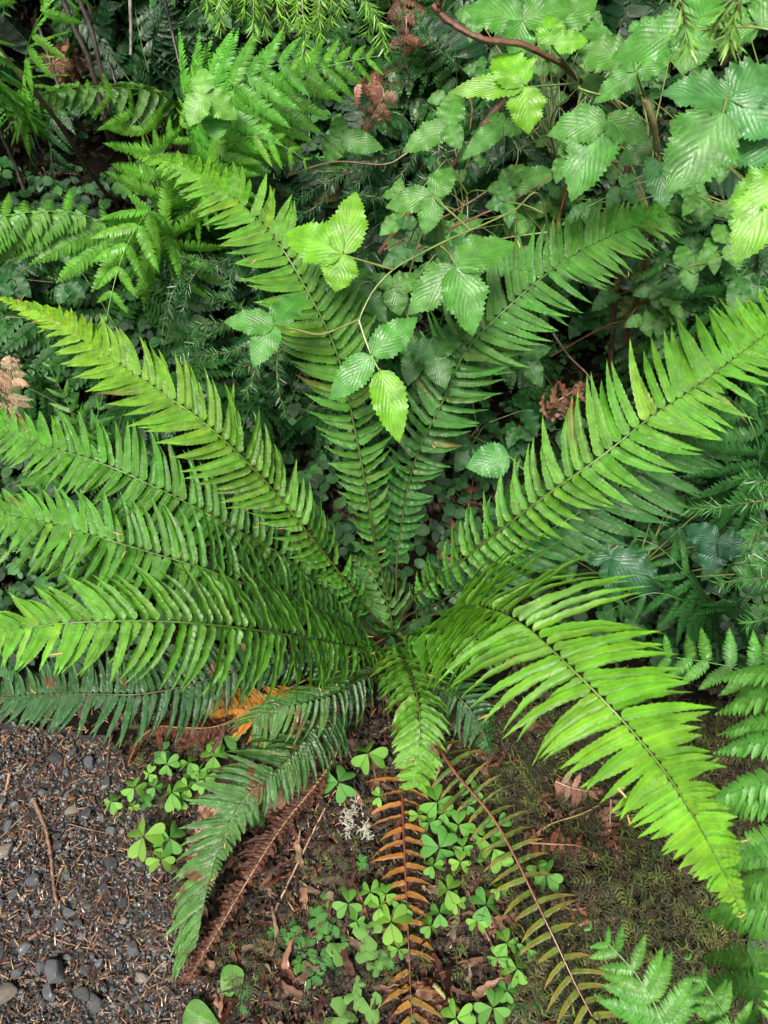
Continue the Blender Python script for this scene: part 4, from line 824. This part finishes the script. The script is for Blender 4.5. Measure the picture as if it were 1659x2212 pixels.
for (u, v, s), lb in zip(ST, labels('pale star-shaped leaf', [(u, v) for u, v, s in ST])):
    g = pg(u, v); p = pz(u, v, g[2]+.03); d = np.linalg.norm(CAM-p)
    tag(place(prs, uss, rnd.randrange(2), p, s*px(d)*1.1, (rnd.gauss(0, .1), rnd.gauss(0, .1)), rnd.uniform(0, 6)), lb, 'seedling', 'pale lobed leaves near the bottom edge')
# heart-shaped smooth leaves
def hprof(x): return math.sin(math.pi*x**.5)**.85 if 0 < x < 1 else 0
HL = tpl_leaf(34, 5, hprof, fold=.35)
for (u0, v0, u1, v1, wpx, lb) in [(510, 2085, 482, 2168, 52, 'glossy heart-shaped leaf standing alone below the straw coloured midrib'), (400, 2180, 470, 2215, 56, 'smooth round leaf cut by the bottom edge'), (1655, 1980, 1625, 2100, 60, 'dark smooth leaf at the right edge above the corner fern')]:
    g = pg(u0, v0); p = pz(u0, v0, g[2]+.035); d = np.linalg.norm(CAM-p); e_ = empty('heart_leaf_plant', g); tag(e_, lb, 'leaf')
    m = M(); Tp = pz(u1, v1, g[2]+.03); X = norm(Tp-p); n = norm(np.array([.1, -.1, 1])-(np.array([.1, -.1, 1])@X)*X)
    stamp(m, HL, p, X, np.cross(n, X), n, np.linalg.norm(Tp-p)*1.05, wpx*px(d)*.4, (.085, .24, .03) if u0 < 1000 else (.02, .08, .03), bend=.35); m.build('leaf', 'fern', e_)
    s = M(); tube(s, [g, (g+p)/2+[.005, 0, 0], p], .0012, .001, (.12, .16, .04), k=5, n=6); s.build('stalk', 'stem', e_)
print('small plants ok')

# ------------------------------------------------------------------ lichen tuft
lp = pg(775, 1785); e_ = m = M()
def twiggy(m, p, d, L_, r, depth):
    q = p+d*L_; tube(m, [p, (p+q)/2+np.array([rnd.gauss(0, L_*.1) for _ in range(3)]), q], r, r*.7, (.42, .42, .34), k=4, n=4)
    if depth:
        for k in range(3): twiggy(m, q, norm(d+np.array([rnd.gauss(0, .7), rnd.gauss(0, .7), rnd.gauss(0, .4)])), L_*.72, r*.7, depth-1)
for k in range(9): twiggy(m, lp+np.array([rnd.gauss(0, .009), rnd.gauss(0, .014), .015]), norm([rnd.gauss(0, 1), rnd.gauss(0, 1), .9]), .013, .0012, 3)
tag(m.build('lichen', 'lichen', None, lp), 'white branching lichen tuft lying on the brown litter', 'lichen')

# ------------------------------------------------------------------ pebbles
def pebble(seed):
    r_ = random.Random(seed); n, k = 15, 22; th = np.linspace(0, math.pi, n)[:, None]; ph = np.linspace(0, 2*math.pi, k+1)[None]
    V = np.stack([np.sin(th)*np.cos(ph), np.sin(th)*np.sin(ph), np.cos(th)*np.ones_like(ph)], -1)
    for i in range(16):      # facets
        d = norm([r_.gauss(0, 1), r_.gauss(0, 1), r_.gauss(0, 1)]); c = r_.uniform(.58, .8); q = V@d; V = V-np.clip(q-c, 0, None)[..., None]*d*.97
    V = V*[.5, .5*r_.uniform(.6, .9), .5*r_.uniform(.45, .7)]
    g_ = r_.uniform(.045, .15); m = M(); m.add(V.reshape(-1, 3), gridfaces(n, k+1), (g_*.9, g_*.99, g_*1.08) if r_.random() < .85 else (g_*1.5, g_*1.3, g_*1.1), np.ones((n*(k+1), 2)))
    return m.build('pebble', 'stone', None, np.zeros(3))
pp = [pebble(i) for i in range(14)]; up = [False]*14
PB = [(z[0]/2, 1327+z[1]/2, z[2]*1.05) for z in [(330,855,30),(55,920,27),(35,1030,38),(165,1150,32),(495,940,26),(490,1085,26),(465,1190,24),(310,1290,26),(275,1350,24),(255,1545,50),(95,1550,28),(230,1630,35),(375,1640,34),(430,1680,36),(40,1640,42),(590,1450,30),(545,1255,24),(10,1455,30),(125,1440,30),(400,655,28),(255,630,26),(325,605,22),(470,745,30),(80,830,22),(385,1540,24),(625,1570,30),(530,1520,20),(350,1340,22),(190,1520,22),(300,1130,20),(390,1265,20),(195,780,20),(300,690,20),(15,820,26),(455,890,20),(380,870,24),(15,1200,22),(75,1210,22),(300,790,16)]]
big = len(PB)
while len(PB) < 290:
    u, v = rnd.uniform(-10, 560), rnd.uniform(1570, 2225)
    if rnd.random() < .35: u, v = rnd.uniform(-10, 330), rnd.uniform(1950, 2225)
    g = pg(u, v)
    if onpath(g) and all(math.hypot(u-a_[0], v-a_[1]) > (a_[2]*.5+6) for a_ in PB): PB.append((u, v, rnd.choice([5, 6, 6, 7, 8, 9, 10, 12, 15, 19])))
lb_ = labels('larger wet grey pebble', [(q[0], q[1]) for q in PB[:big]])
for i, (u, v, s) in enumerate(PB):
    g = pg(u, v); d = np.linalg.norm(CAM-g); o = place(pp, up, rnd.randrange(14), g+[0, 0, .011+s*px(d)*.2], s*px(d)*1.12, (rnd.gauss(0, .2), rnd.gauss(0, .2)), rnd.uniform(0, 6))
    tag(o, lb_[i] if i < big else 'small wet grey stone set in the dark soil of the path', 'pebble', 'larger pebbles on the path' if i < big else 'small stones on the path')

# ------------------------------------------------------------------ sticks on the ground
def stick(lab, pts, r, col, name='stick', cat='stick', h=.012, group=None):
    P = []
    for u, v in pts: g = pg(u, v); P.append(g+np.array([0, 0, h+r]))
    m = M(); C, _ = curve(P, 6*len(P)); tube(m, P, r, r*.7, col, k=8, n=8*len(P), wob=r*.13); tag(m.build(name, 'bark', None, P[0]), lab, cat, group)
stick('brown two-toned stick lying on the path', [(82, 1735), (105, 1792), (117, 1847), (122, 1900), (131, 1957)], .0034, (.14, .075, .045))
stick('thin pale stick at the left edge of the path', [(32, 1662), (22, 1710), (10, 1752)], .003, (.25, .16, .1))
stick('thin grey twig across the path', [(195, 1814), (160, 1835), (125, 1857)], .0013, (.12, .11, .1), 'twig')
stick('short broken piece of wood on the path', [(70, 2030), (95, 2015), (115, 2000)], .004, (.16, .09, .06), 'stick')
stick('pale stalk lying left of the lichen', [(597, 1972), (645, 1872), (690, 1780), (716, 1732)], .0017, (.26, .17, .11), 'dead_stalk', 'stalk', .02)
stick('pale stalk standing below the orange dying frond', [(525, 2115), (550, 2060), (575, 2030)], .0012, (.3, .2, .12), 'dead_stalk', 'stalk', .02)
stick('brown stalk between the orange frond and the half dead one', [(1005, 1930), (1040, 2010), (1085, 2100), (1120, 2160)], .0022, (.14, .06, .035), 'dead_stalk', 'stalk', .03)
stick('pale curved stalk over the brown leaves on the right', [(1110, 1840), (1180, 1790), (1240, 1770), (1290, 1745), (1345, 1710)], .0014, (.3, .2, .08), 'dead_stalk', 'stalk', .03)
stick('dark twig lying in the moss on the right', [(1250, 1925), (1300, 1922), (1345, 1930)], .002, (.03, .025, .02), 'twig')
stick('flat piece of pale wood above the corner fern', [(1240, 1998), (1280, 1992), (1320, 1985)], .0045, (.32, .2, .08))
stick('olive stem at the bottom edge', [(935, 2130), (965, 2160), (1000, 2200), (1030, 2230)], .004, (.13, .13, .03), 'dead_stalk', 'stalk', .03)
stick('thin straw stem beside the short curled frond', [(975, 1610), (955, 1650), (935, 1700)], .003, (.25, .13, .08), 'dead_stalk', 'stalk', .03)
for k in range(26):
    while True:
        u, v = rnd.uniform(0, 1600), rnd.uniform(1600, 2200)
        if u < 1250 or v < 2000: break
    a_ = rnd.uniform(0, 3.14); L_ = rnd.uniform(30, 80)
    if k == 0: TW = []
    TW.append((u, v, a_, L_))
for (u, v, a_, L_), lb in zip(TW, labels('thin dark twig on the ground', [(q[0], q[1]) for q in TW])):
    stick(lb, [(u-L_*math.cos(a_), v-L_*math.sin(a_)), (u+rnd.gauss(0, 5), v+rnd.gauss(0, 5)), (u+L_*math.cos(a_), v+L_*math.sin(a_))], rnd.uniform(.0008, .0016), rnd.choice([(.1, .05, .03), (.05, .035, .025), (.16, .1, .06)]), 'twig', 'twig', .014, 'thin twigs on the ground')

# ------------------------------------------------------------------ litter and moss
def scatter(n, box, f):
    m = M(); c = 0
    while c < n:
        u, v = rnd.uniform(box[0], box[2]), rnd.uniform(box[1], box[3]); g = pg_f(u, v)
        if f(m, g, u, v): c += 1
    return m
_us = np.linspace(-300, 1960, 60); _vs = np.linspace(-150, 2400, 66)
_tab = np.array([[pg(u, v) for v in _vs] for u in _us])
def pg_f(u, v):
    i = min(58, max(0, (u+300)/2260*59)); j = min(64, max(0, (v+150)/2550*65)); a_, b_ = int(i), int(j); fu, fv = i-a_, j-b_
    p = (_tab[a_, b_]*(1-fu)+_tab[a_+1, b_]*fu)*(1-fv)+(_tab[a_, b_+1]*(1-fu)+_tab[a_+1, b_+1]*fu)*fv
    p[2] = float(G(p[0], p[1])); return p
NEC = [(.26, .1, .035), (.3, .16, .07), (.12, .045, .02), (.06, .025, .015), (.36, .22, .1), (.1, .04, .02)]
GRV = pp[0].data
def gravel(m, g, u, v):
    if not onpath(g): return False
    n, k = 5, 6; th = np.linspace(0, math.pi, n)[:, None]; ph = np.linspace(0, 2*math.pi, k+1)[None]; r0 = .0012+.0035*rnd.random()**2
    V = np.stack([np.sin(th)*np.cos(ph), np.sin(th)*np.sin(ph), np.cos(th)*np.ones_like(ph)], -1)*[r0, r0*rnd.uniform(.6, 1), r0*.6]; d = norm([rnd.gauss(0, 1) for _ in range(3)]); q = V@d; V = V-np.clip(q-r0*.45, 0, None)[..., None]*d
    a_ = rnd.uniform(0, 6.28); x, y = V[..., 0].copy(), V[..., 1].copy(); V[..., 0] = x*math.cos(a_)-y*math.sin(a_); V[..., 1] = x*math.sin(a_)+y*math.cos(a_)
    gg = .02+.13*rnd.random()**1.5; m.add(V.reshape(-1, 3)+g+[0, 0, .0105], gridfaces(n, k+1), (gg*.92, gg, gg*1.06) if rnd.random() < .8 else (gg*1.3, gg, gg*.8), np.ones((n*(k+1), 2))); return True
def needle_at(m, g, L_, w_, col, z=.013):
    a_ = rnd.uniform(0, 6.28); d = np.array([math.cos(a_), math.sin(a_), rnd.gauss(0, .15)]); y = np.array([-d[1], d[0], 0])*w_*.5; b = g+np.array([0, 0, z+rnd.uniform(0, .004)])
    V = [b-y, b+y, b+d*L_*.5-y+[0, 0, .0015], b+d*L_*.5+y+[0, 0, .0015], b+d*L_-y*.3, b+d*L_+y*.3]
    m.add(V, [[0, 1, 3, 2], [2, 3, 5, 4]], jc(col, .2), [[1, .5]]*6)
def f1(m, g, u, v):
    needle_at(m, g, rnd.uniform(.007, .018), rnd.uniform(.0009, .0015), rnd.choice(NEC)); return True
m = scatter(2200, (-60, 1540, 760, 2260), f1); tag(m.build('needle_litter', 'dead'), 'scattered orange and brown fallen conifer needles over the path', 'needles', kind='stuff')
m = scatter(1800, (400, 1500, 1700, 2260), f1); tag(m.build('needle_litter', 'dead'), 'fallen needles scattered through the moss and dead leaves', 'needles', kind='stuff')
m = scatter(9500, (-60, 1540, 620, 2260), gravel); tag(m.build('gravel', 'stone'), 'fine grey gravel grains pressed into the wet path', 'gravel', kind='stuff')
CRL = [tpl_leaf(12, 3, lambda x: math.sin(math.pi*x**.7)**.7*(1+.2*math.sin(x*17+i)) if 0 < x < 1 else 0, fold=.8, ripple=.7, seed=50+i) for i in range(3)]
BRC = [(.018, .010, .007), (.03, .016, .010), (.05, .026, .017), (.012, .008, .005), (.11, .065, .045), (.016, .010, .006), (.028, .018, .010)]
def crumb(sz, cols, z=.012):
    def f(m, g, u, v):
        X = norm([rnd.gauss(0, 1), rnd.gauss(0, 1), rnd.gauss(0, .25)]); n = norm([rnd.gauss(0, .4), rnd.gauss(0, .4), 1]); n = norm(n-(n@X)*X); L_ = rnd.uniform(*sz)
        stamp(m, rnd.choice(CRL), g+[0, 0, z+rnd.uniform(0, .008)], X, np.cross(n, X), n, L_, L_*rnd.uniform(.06, .2), jc(rnd.choice(cols), .25), bend=rnd.uniform(-1, 2.2), curv=rnd.gauss(0, .25)); return True
    return f
def inzone(f, test):
    def g_(m, g, u, v):
        if not test(u, v, g): return False
        return f(m, g, u, v)
    return g_
brown_zone = lambda u, v, g: not onpath(g) and (u < 1180-(v-1700)*.1+rnd.gauss(0, 60))
m = scatter(4200, (330, 1540, 1400, 2260), inzone(crumb((.008, .04), BRC), brown_zone)); tag(m.build('leaf_litter', 'dead'), 'curled brown shreds of old fern leaves covering the ground below the fern', 'leaf litter', kind='stuff')
m = scatter(3200, (-60, 1540, 620, 2260), inzone(crumb((.004, .016), [(.05, .03, .02), (.08, .045, .03), (.03, .02, .015), (.14, .08, .05)], .010), lambda u, v, g: onpath(g))); tag(m.build('bark_crumbs', 'dead'), 'dark crumbs of bark and leaf in the soil of the path', 'litter', kind='stuff')
m = scatter(2200, (-200, -100, 1860, 1560), crumb((.02, .07), BRC+[(.03, .02, .01)]*3)); tag(m.build('leaf_litter', 'dead'), 'dark brown leaf litter in the shade behind the ferns', 'leaf litter', kind='stuff')
def curl(m, g, u, v):
    X = norm([rnd.gauss(0, 1), rnd.gauss(0, 1), rnd.gauss(0.1, .25)]); n = norm([rnd.gauss(0, .6), rnd.gauss(0, .6), 1]); n = norm(n-(n@X)*X); L_ = rnd.uniform(.025, .065)
    stamp(m, rnd.choice(PINR), g+[0, 0, rnd.uniform(.014, .032)], X, np.cross(n, X), n, L_, L_*rnd.uniform(.07, .12), jc(rnd.choice([(.05, .015, .008), (.08, .025, .012), (.03, .012, .008), (.16, .085, .055), (.22, .13, .08), (.11, .04, .02)]), .2), bend=rnd.uniform(-.8, 3.2), curv=rnd.gauss(0, .35), twist=rnd.gauss(0, 1.2)); return True
m = scatter(520, (430, 1580, 1330, 2260), inzone(curl, brown_zone)); tag(m.build('leaf_litter', 'dead'), 'glossy curled brown fern leaflets strewn over the litter at bottom centre', 'leaf litter', kind='stuff')
MOC = [(.04, .055, .01), (.07, .085, .015), (.022, .035, .008), (.09, .12, .02), (.045, .035, .014), (.035, .024, .009), (.025, .018, .008)]
def mossf(sz, cols=None):
    def f(m, g, u, v): mo_sprig(m, g+[0, 0, .01+.022*max(0, math.sin(g[0]*31+1)*math.sin(g[1]*27)+rnd.gauss(0, .3))], rnd.uniform(*sz), rnd.choice(cols or MOC)); return True
    return f
moss_zone = lambda u, v, g: u > 1040+(v-1800)*.12+rnd.gauss(0, 70)
m = scatter(6500, (900, 1540, 1720, 2260), inzone(mossf((.012, .046)), moss_zone)); tag(m.build('moss', 'moss'), 'feathery olive moss carpeting the ground at lower right', 'moss', kind='stuff')
m = scatter(2600, (300, 1560, 1150, 2260), inzone(mossf((.012, .03)), lambda u, v, g: not onpath(g))); tag(m.build('moss', 'moss'), 'thin moss sprigs between the dead leaves in the middle', 'moss', kind='stuff')
m = scatter(3800, (-200, -100, 1860, 1560), mossf((.02, .05), [(.035, .035, .012), (.025, .04, .012), (.05, .05, .016)])); tag(m.build('moss', 'moss'), 'dark moss on the ground in the shade behind the ferns', 'moss', kind='stuff')  # moss colours darkened to deepen the shade here
m = scatter(220, (160, 1560, 420, 2200), mossf((.008, .016))); tag(m.build('moss', 'moss'), 'small moss tufts along the edge of the path', 'moss', kind='stuff')

# dead lacy fern leaves, brown
def dead_frond(lab, pts, L_, cols, tp='lace', z=.03, cat='dead frond', pairs=10, dist=False, bd=1.):
    P = [pd(*q) for q in pts] if dist else [pg(u, v)+[0, 0, z+rnd.uniform(-.008, .02)] for u, v in pts]
    e_ = empty('dead_frond', P[0]); tag(e_, lab, cat)
    P, ln = curve(P, 60); T, N, S = normals(P, .5); m = M()
    for i in range(pairs):
        for sd_ in (1, -1):
            k = int((i+.5)/pairs*58); d = norm(S[k]*sd_+T[k]*.4+N[k]*rnd.gauss(0, .35)); n = norm(N[k]+np.array([rnd.gauss(0, .4) for _ in range(3)])); n = norm(n-(n@d)*d)
            stamp(m, rnd.choice(LACES if tp == 'lace' else PINR), P[k], d, np.cross(n, d), n, L_*lprof(i/pairs), (L_ if tp == 'lace' else L_*.14), jc(rnd.choice(cols), .2), bend=bd*rnd.uniform(.5, 2.5), curv=rnd.gauss(0, .2))
    f = m.build('leaflets', 'dead', e_); s = M(); tube(s, P[::5], .0018, .0008, (.2, .1, .05), k=5, n=20); s.build('midrib', 'stem', e_)
DB = [(.13, .05, .025), (.2, .09, .05), (.08, .03, .016)]; DP = [(.3, .17, .11), (.24, .12, .07), (.36, .22, .15)]
dead_frond('dark rusty dead frond lying under the pale curved stalk', [(1120, 1830), (1180, 1835), (1240, 1840), (1290, 1860)], .04, DB)
dead_frond('rusty curled dead frond above the pale curved stalk', [(1125, 1680), (1150, 1720), (1180, 1760), (1215, 1775)], .03, DB, 'p')
dead_frond('pale tan lacy dead frond right of the rusty one', [(1190, 1700), (1220, 1715), (1260, 1725), (1295, 1720)], .035, DP)
dead_frond('tan dead frond hanging down in the moss', [(1305, 1740), (1310, 1790), (1315, 1840), (1330, 1880)], .035, DP+DB)
dead_frond('small reddish dead leaf beside the half dead frond', [(1200, 1960), (1230, 1970), (1260, 1965)], .025, DB)
dead_frond('brown frayed frond hanging at the top beside the spruce branch', [(775, 180, 1.6), (800, 170, 1.55), (830, 200, 1.53), (800, 260, 1.53), (790, 300, 1.55)], .07, DP+DB, dist=True)
dead_frond('bleached dead lacy frond at the left edge', [(10, 910, 1.35), (20, 860, 1.3), (25, 800, 1.28), (20, 765, 1.28)], .05, [(.42, .32, .2), (.35, .25, .15)], dist=True, pairs=12, bd=.3)
dead_frond('brown dead bracken hanging above the lacy fern at top', [(870, -20, 1.9), (878, 40, 1.85), (875, 100, 1.85), (870, 170, 1.9)], .07, DB, dist=True)
dead_frond('rusty dead fern behind the black canes', [(100, 140, 2.1), (150, 120, 2.1), (200, 140, 2.1)], .08, DB, dist=True)
dead_frond('red-brown dead leaflets behind the long right frond', [(1180, 900, 1.25), (1200, 870, 1.22), (1230, 850, 1.22), (1260, 830, 1.24)], .05, DB, 'p', dist=True, pairs=6)
dead_frond('dark brown dead frond under the dark frond in the centre', [(960, 1250), (1000, 1150), (1020, 1050), (1040, 950)], .06, DB+[(.03, .02, .015)], 'p')
dead_frond('brown dead frond at the bottom edge left of the olive stem', [(900, 2120), (915, 2160), (925, 2215)], .06, DB, 'p')
dead_frond('tangle of curled brown leaflets at the bottom right of the orange frond', [(1010, 1880), (1040, 1960), (1070, 2050), (1100, 2130)], .045, DB, 'p')
dead_frond('tan dead leaves left of the folded dark frond', [(450, 1740), (470, 1780), (440, 1820), (420, 1860)], .04, DP, 'p')
dead_frond('tan dead leaves right of the folded dark frond', [(580, 1770), (630, 1740), (680, 1730)], .04, DP, 'p')
m = M()
for f_ in [c for c in FERN.children if c.name.startswith('frond')][:12]:
    vs = f_.data.vertices; nv = len(vs)
    for k in range(9):
        v_ = vs[rnd.randrange(nv)]; q = np.array(v_.co)+np.array(FERN.location)+np.array([0, 0, .0012]); nn_ = np.array(v_.normal); nn_ = nn_ if nn_[2] > 0 else -nn_
        d = norm(np.array([rnd.gauss(0, 1), rnd.gauss(0, 1), 0])); d = norm(d-(d@nn_)*nn_); y = np.cross(nn_, d)*.0006; L_ = rnd.uniform(.007, .014); q = q+nn_*.0008
        m.add([q-y, q+y, q+d*L_*.5-y+nn_*.001, q+d*L_*.5+y+nn_*.001, q+d*L_-y*.3, q+d*L_+y*.3], [[0, 1, 3, 2], [2, 3, 5, 4]], jc((.5, .3, .12), .15), [[1, .5]]*6)
tag(m.build('needle_litter', 'dead'), 'tan fallen needles caught on the green fronds', 'needles', kind='stuff')
# small-leaved green ground cover, its greens darkened to paint in the shade
OV = tpl_leaf(5, 3, lambda x: math.sin(math.pi*x**.8)**.6 if 0 < x < 1 else 0, fold=.3)
def cover(cols, sz):
    def f(m, g, u, v):
        q0 = math.sin(g[0]*9+2)+math.sin(g[1]*8+g[0]*5)+rnd.gauss(0, .8)
        if q0 < -.3 or (u < 340 and 40 < v < 440): return False
        h = rnd.uniform(.02, .10); c = jc(rnd.choice(cols), .25); a0 = rnd.uniform(0, 6); p0 = g+np.array([rnd.gauss(0, .02), rnd.gauss(0, .02), h])
        for k in range(rnd.choice([3, 3, 5, 6])):
            a_ = a0+k*rnd.choice([2.094, 1.26])+rnd.gauss(0, .2); X = norm([math.cos(a_), math.sin(a_), rnd.gauss(-.15, .2)]); n = norm(np.array([rnd.gauss(0, .2), -.45, .9])); n = norm(n-(n@X)*X); L_ = rnd.uniform(*sz)
            stamp(m, OV, p0, X, np.cross(n, X), n, L_, L_*rnd.uniform(.3, .42), c, bend=.3)
        return True
    return f
m = scatter(4200, (-250, -150, 1900, 1450), cover([(.012, .055, .012), (.018, .08, .016), (.009, .038, .012), (.028, .115, .02)], (.012, .03))); tag(m.build('ground_cover', 'moss'), 'low small-leaved green plants filling the shade behind the ferns', 'ground cover', kind='stuff')
# fir cone
cp = pg(1480, 1880)+[0, 0, .02]; m = M(); sc = tpl_leaf(5, 3, lambda x: math.sin(math.pi*(x*.8+.1)), fold=-.4)
for i in range(60):
    a_ = i*2.4; t_ = i/60; o = cp+np.array([.03*(t_-.5)*2, 0, 0]); rad = .012*math.sin(math.pi*(t_*.85+.1)); d = norm([.5, math.cos(a_), math.sin(a_)]); n = norm([-.8, math.cos(a_), math.sin(a_)]); n = norm(n-(n@d)*d)
    stamp(m, sc, o, d, np.cross(n, d), n, rad+.006, .006, jc((.07, .03, .02), .2), bend=.6)
tag(m.build('fir_cone', 'dead', None, cp), 'dark brown cone lying in the moss at lower right', 'cone')
print('litter ok')

# ------------------------------------------------------------------ filler plants of the shaded background, shade put into their dark colours
def mk_lace(seed, col):
    global rnd; rs = rnd; rnd = random.Random(seed); e_ = empty('lady_fern', (0, 0, 0))
    for k in range(6):
        a_ = k*1.05+rnd.uniform(-.3, .3); L_ = rnd.uniform(.3, .42); h = rnd.uniform(.15, .25)
        P = [np.array([math.cos(a_)*L_*t, math.sin(a_)*L_*t, h*math.sin(math.pi*min(1, t*.9))*1.1]) for t in (0, .2, .45, .7, 1)]
        lace(e_, P, L=.12, pairs=10, s0=.2, blend=0, c0=col, c1=np.asarray(col)*1.2, tpls=LACES, droop=10)
    rnd = rs; return e_
def mk_sword(seed, col):
    global rnd; rs = rnd; rnd = random.Random(seed); e_ = empty('sword_fern', (0, 0, 0))
    for k in range(7):
        a_ = k*.9+rnd.uniform(-.3, .3); L_ = rnd.uniform(.35, .5); h = rnd.uniform(.2, .35)
        P = [np.array([math.cos(a_)*L_*t, math.sin(a_)*L_*t, h*math.sin(math.pi*min(1, t*.75))]) for t in (0, .2, .45, .7, 1)]
        sword(e_, P, L=.075, pairs=26, s0=.1, blend=0, c0=col, c1=np.asarray(col)*1.2, tpls=[PINS])
    rnd = rs; return e_
def mk_bram(seed, col):
    global rnd; rs = rnd; rnd = random.Random(seed); e_ = empty('bramble', (0, 0, 0)); Z = np.array([0, 0, 1.])
    st = M(); top = np.array([rnd.gauss(0, .05), rnd.gauss(0, .05), .28]); C = [np.zeros(3), top*.5+[.02, 0, 0], top]; tube(st, C, .002, .0012, (.1, .12, .04), k=5, n=10); st.build('stem', 'stem', e_)
    for k in range(6):
        b = top*(.4+.12*k); a_ = k*2.4; q = b+np.array([math.cos(a_)*.06, math.sin(a_)*.06, .02]); m = M()
        for j in (-1, 0, 1):
            aa = a_+j*1.35; X = norm([math.cos(aa), math.sin(aa), rnd.uniform(-.4, .05)]); Y = norm(np.cross(Z, X)); stamp(m, rnd.choice(BL), q, X, Y, np.cross(X, Y), rnd.uniform(.045, .06), .018, jc(col), bend=.5)
        lf = m.build('leaf', 'broad', e_); s = M(); tube(s, [b, (b+q)/2, q], .001, .0008, (.1, .12, .04), k=4, n=4); s.build('leaf_stalk', 'stem', lf)
    rnd = rs; return e_
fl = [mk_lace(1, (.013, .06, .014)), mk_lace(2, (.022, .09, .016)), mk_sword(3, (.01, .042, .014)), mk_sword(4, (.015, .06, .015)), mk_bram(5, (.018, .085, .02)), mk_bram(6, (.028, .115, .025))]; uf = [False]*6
FP = []
GAP = lambda x, y: (lambda q: -200 < q[0] < 330 and 60 < q[1] < 430)(project((x, y, float(G(x, y)))))
def fill(n, box, kinds, mind):
    c = 0; tries = 0
    while c < n and tries < 3000:
        tries += 1; x, y = rnd.uniform(box[0], box[2]), rnd.uniform(box[1], box[3])
        if all(math.hypot(x-q[0], y-q[1]) > mind for q in FP) and not (GAP(x, y) and rnd.random() < .8): FP.append((x, y, rnd.choice(kinds))); c += 1
fill(40, (-1.5, 1.45, 1.5, 2.6), [0, 1, 2, 4, 5, 1, 5], .17)
fill(16, (.3, .95, 1.5, 1.7), [0, 1, 4, 5, 4, 0], .18)
fill(12, (-1.4, .95, .3, 1.5), [0, 4, 1, 5], .2)
fill(50, (-3.5, 2.6, 3.5, 4.5), [0, 1, 2, 3], .3)
fill(12, (1.0, -.3, 2.4, 1.2), [0, 1, 2, 3], .3)
fill(8, (-2.6, 1.0, -1.3, 2.4), [0, 1, 2, 3], .3)
KN = ['shaded lacy fern', 'shaded lacy fern', 'shaded dark sword fern', 'shaded dark sword fern', 'low shaded bramble', 'low shaded bramble']
CT = ['fern', 'fern', 'fern', 'fern', 'bramble', 'bramble']
for kn in ('shaded lacy fern', 'shaded dark sword fern', 'low shaded bramble'):
    ids = [q for q in FP if KN[q[2]] == kn]; prj = [project((x, y, float(G(x, y))+.15)) for x, y, k in ids]
    for (x, y, k), lb in zip(ids, labels(kn, prj)):
        o = place(fl, uf, k, (x, y, float(G(x, y))-.01), rnd.uniform(.8, 1.2), (rnd.gauss(.1, .1), rnd.gauss(0, .1)), rnd.uniform(0, 6)); tag(o, lb, CT[k], 'shaded undergrowth behind the big fern')
# the surrounding forest: tall spruces added out of view to shade the slope
def big_tree():
    e_ = empty('added_spruce', (0, 0, 0)); m = M(); tube(m, [(0, 0, -.3), (.03, 0, 3), (0, .03, 9)], .16, .04, (.05, .035, .025), k=12, n=30, wob=.006); m.build('trunk', 'bark', e_)
    c = M()
    for i in range(330):
        t_ = (i+rnd.random())/330; z = .75+8.2*t_; a_ = i*2.39996; L_ = (2.0*(1-t_)+.25)*rnd.uniform(.75, 1.1)
        X = norm([math.cos(a_), math.sin(a_), -.25+.4*t_+rnd.gauss(0, .1)]); Y = norm(np.cross([0, 0, 1.], X)); N_ = np.cross(X, Y)
        stamp(c, LACES[i % 3], np.array([0, 0, z]), X, Y, N_, L_, L_*1.7, jc((.025, .08, .025), .2), bend=.5)
    c.build('crown', 'moss', e_); return e_
bt = big_tree()
TREES = [(-1.7, 2.95), (-.1, 3.5), (1.6, 3.1), (-2.9, 3.6), (-.9, 4.8), (2.9, 3.5), (-4.4, 1.8), (4.3, 1.7), (-5.6, 4.4), (5.4, 4.6), (0, 7), (-3, 7.2), (3.2, 7), (-4.6, -1.2), (4.6, -1.4)]
for i, (x, y) in enumerate(TREES):
    o = bt if i == 0 else copy_tree(bt); o.location = (x, y, float(G(x, y))); o.rotation_euler = (0, 0, i*1.3); k = .85+.3*((i*7) % 5)/5; o.scale = (k, k, k)
    tag(o, 'tall dark spruce added out of view beyond the undergrowth to shade the slope', 'tree', 'spruces added out of view for shade')
# anything of the prototypes not placed is removed
def kill(o):
    for c in list(o.children): kill(c)
    bpy.data.objects.remove(o)
for lst, us in ((protos, used), (pr5, us5), (prs, uss), (pp, up), (fl, uf)):
    for o, f in zip(lst, us):
        if not f: kill(o)
print('all ok', len(bpy.data.objects))
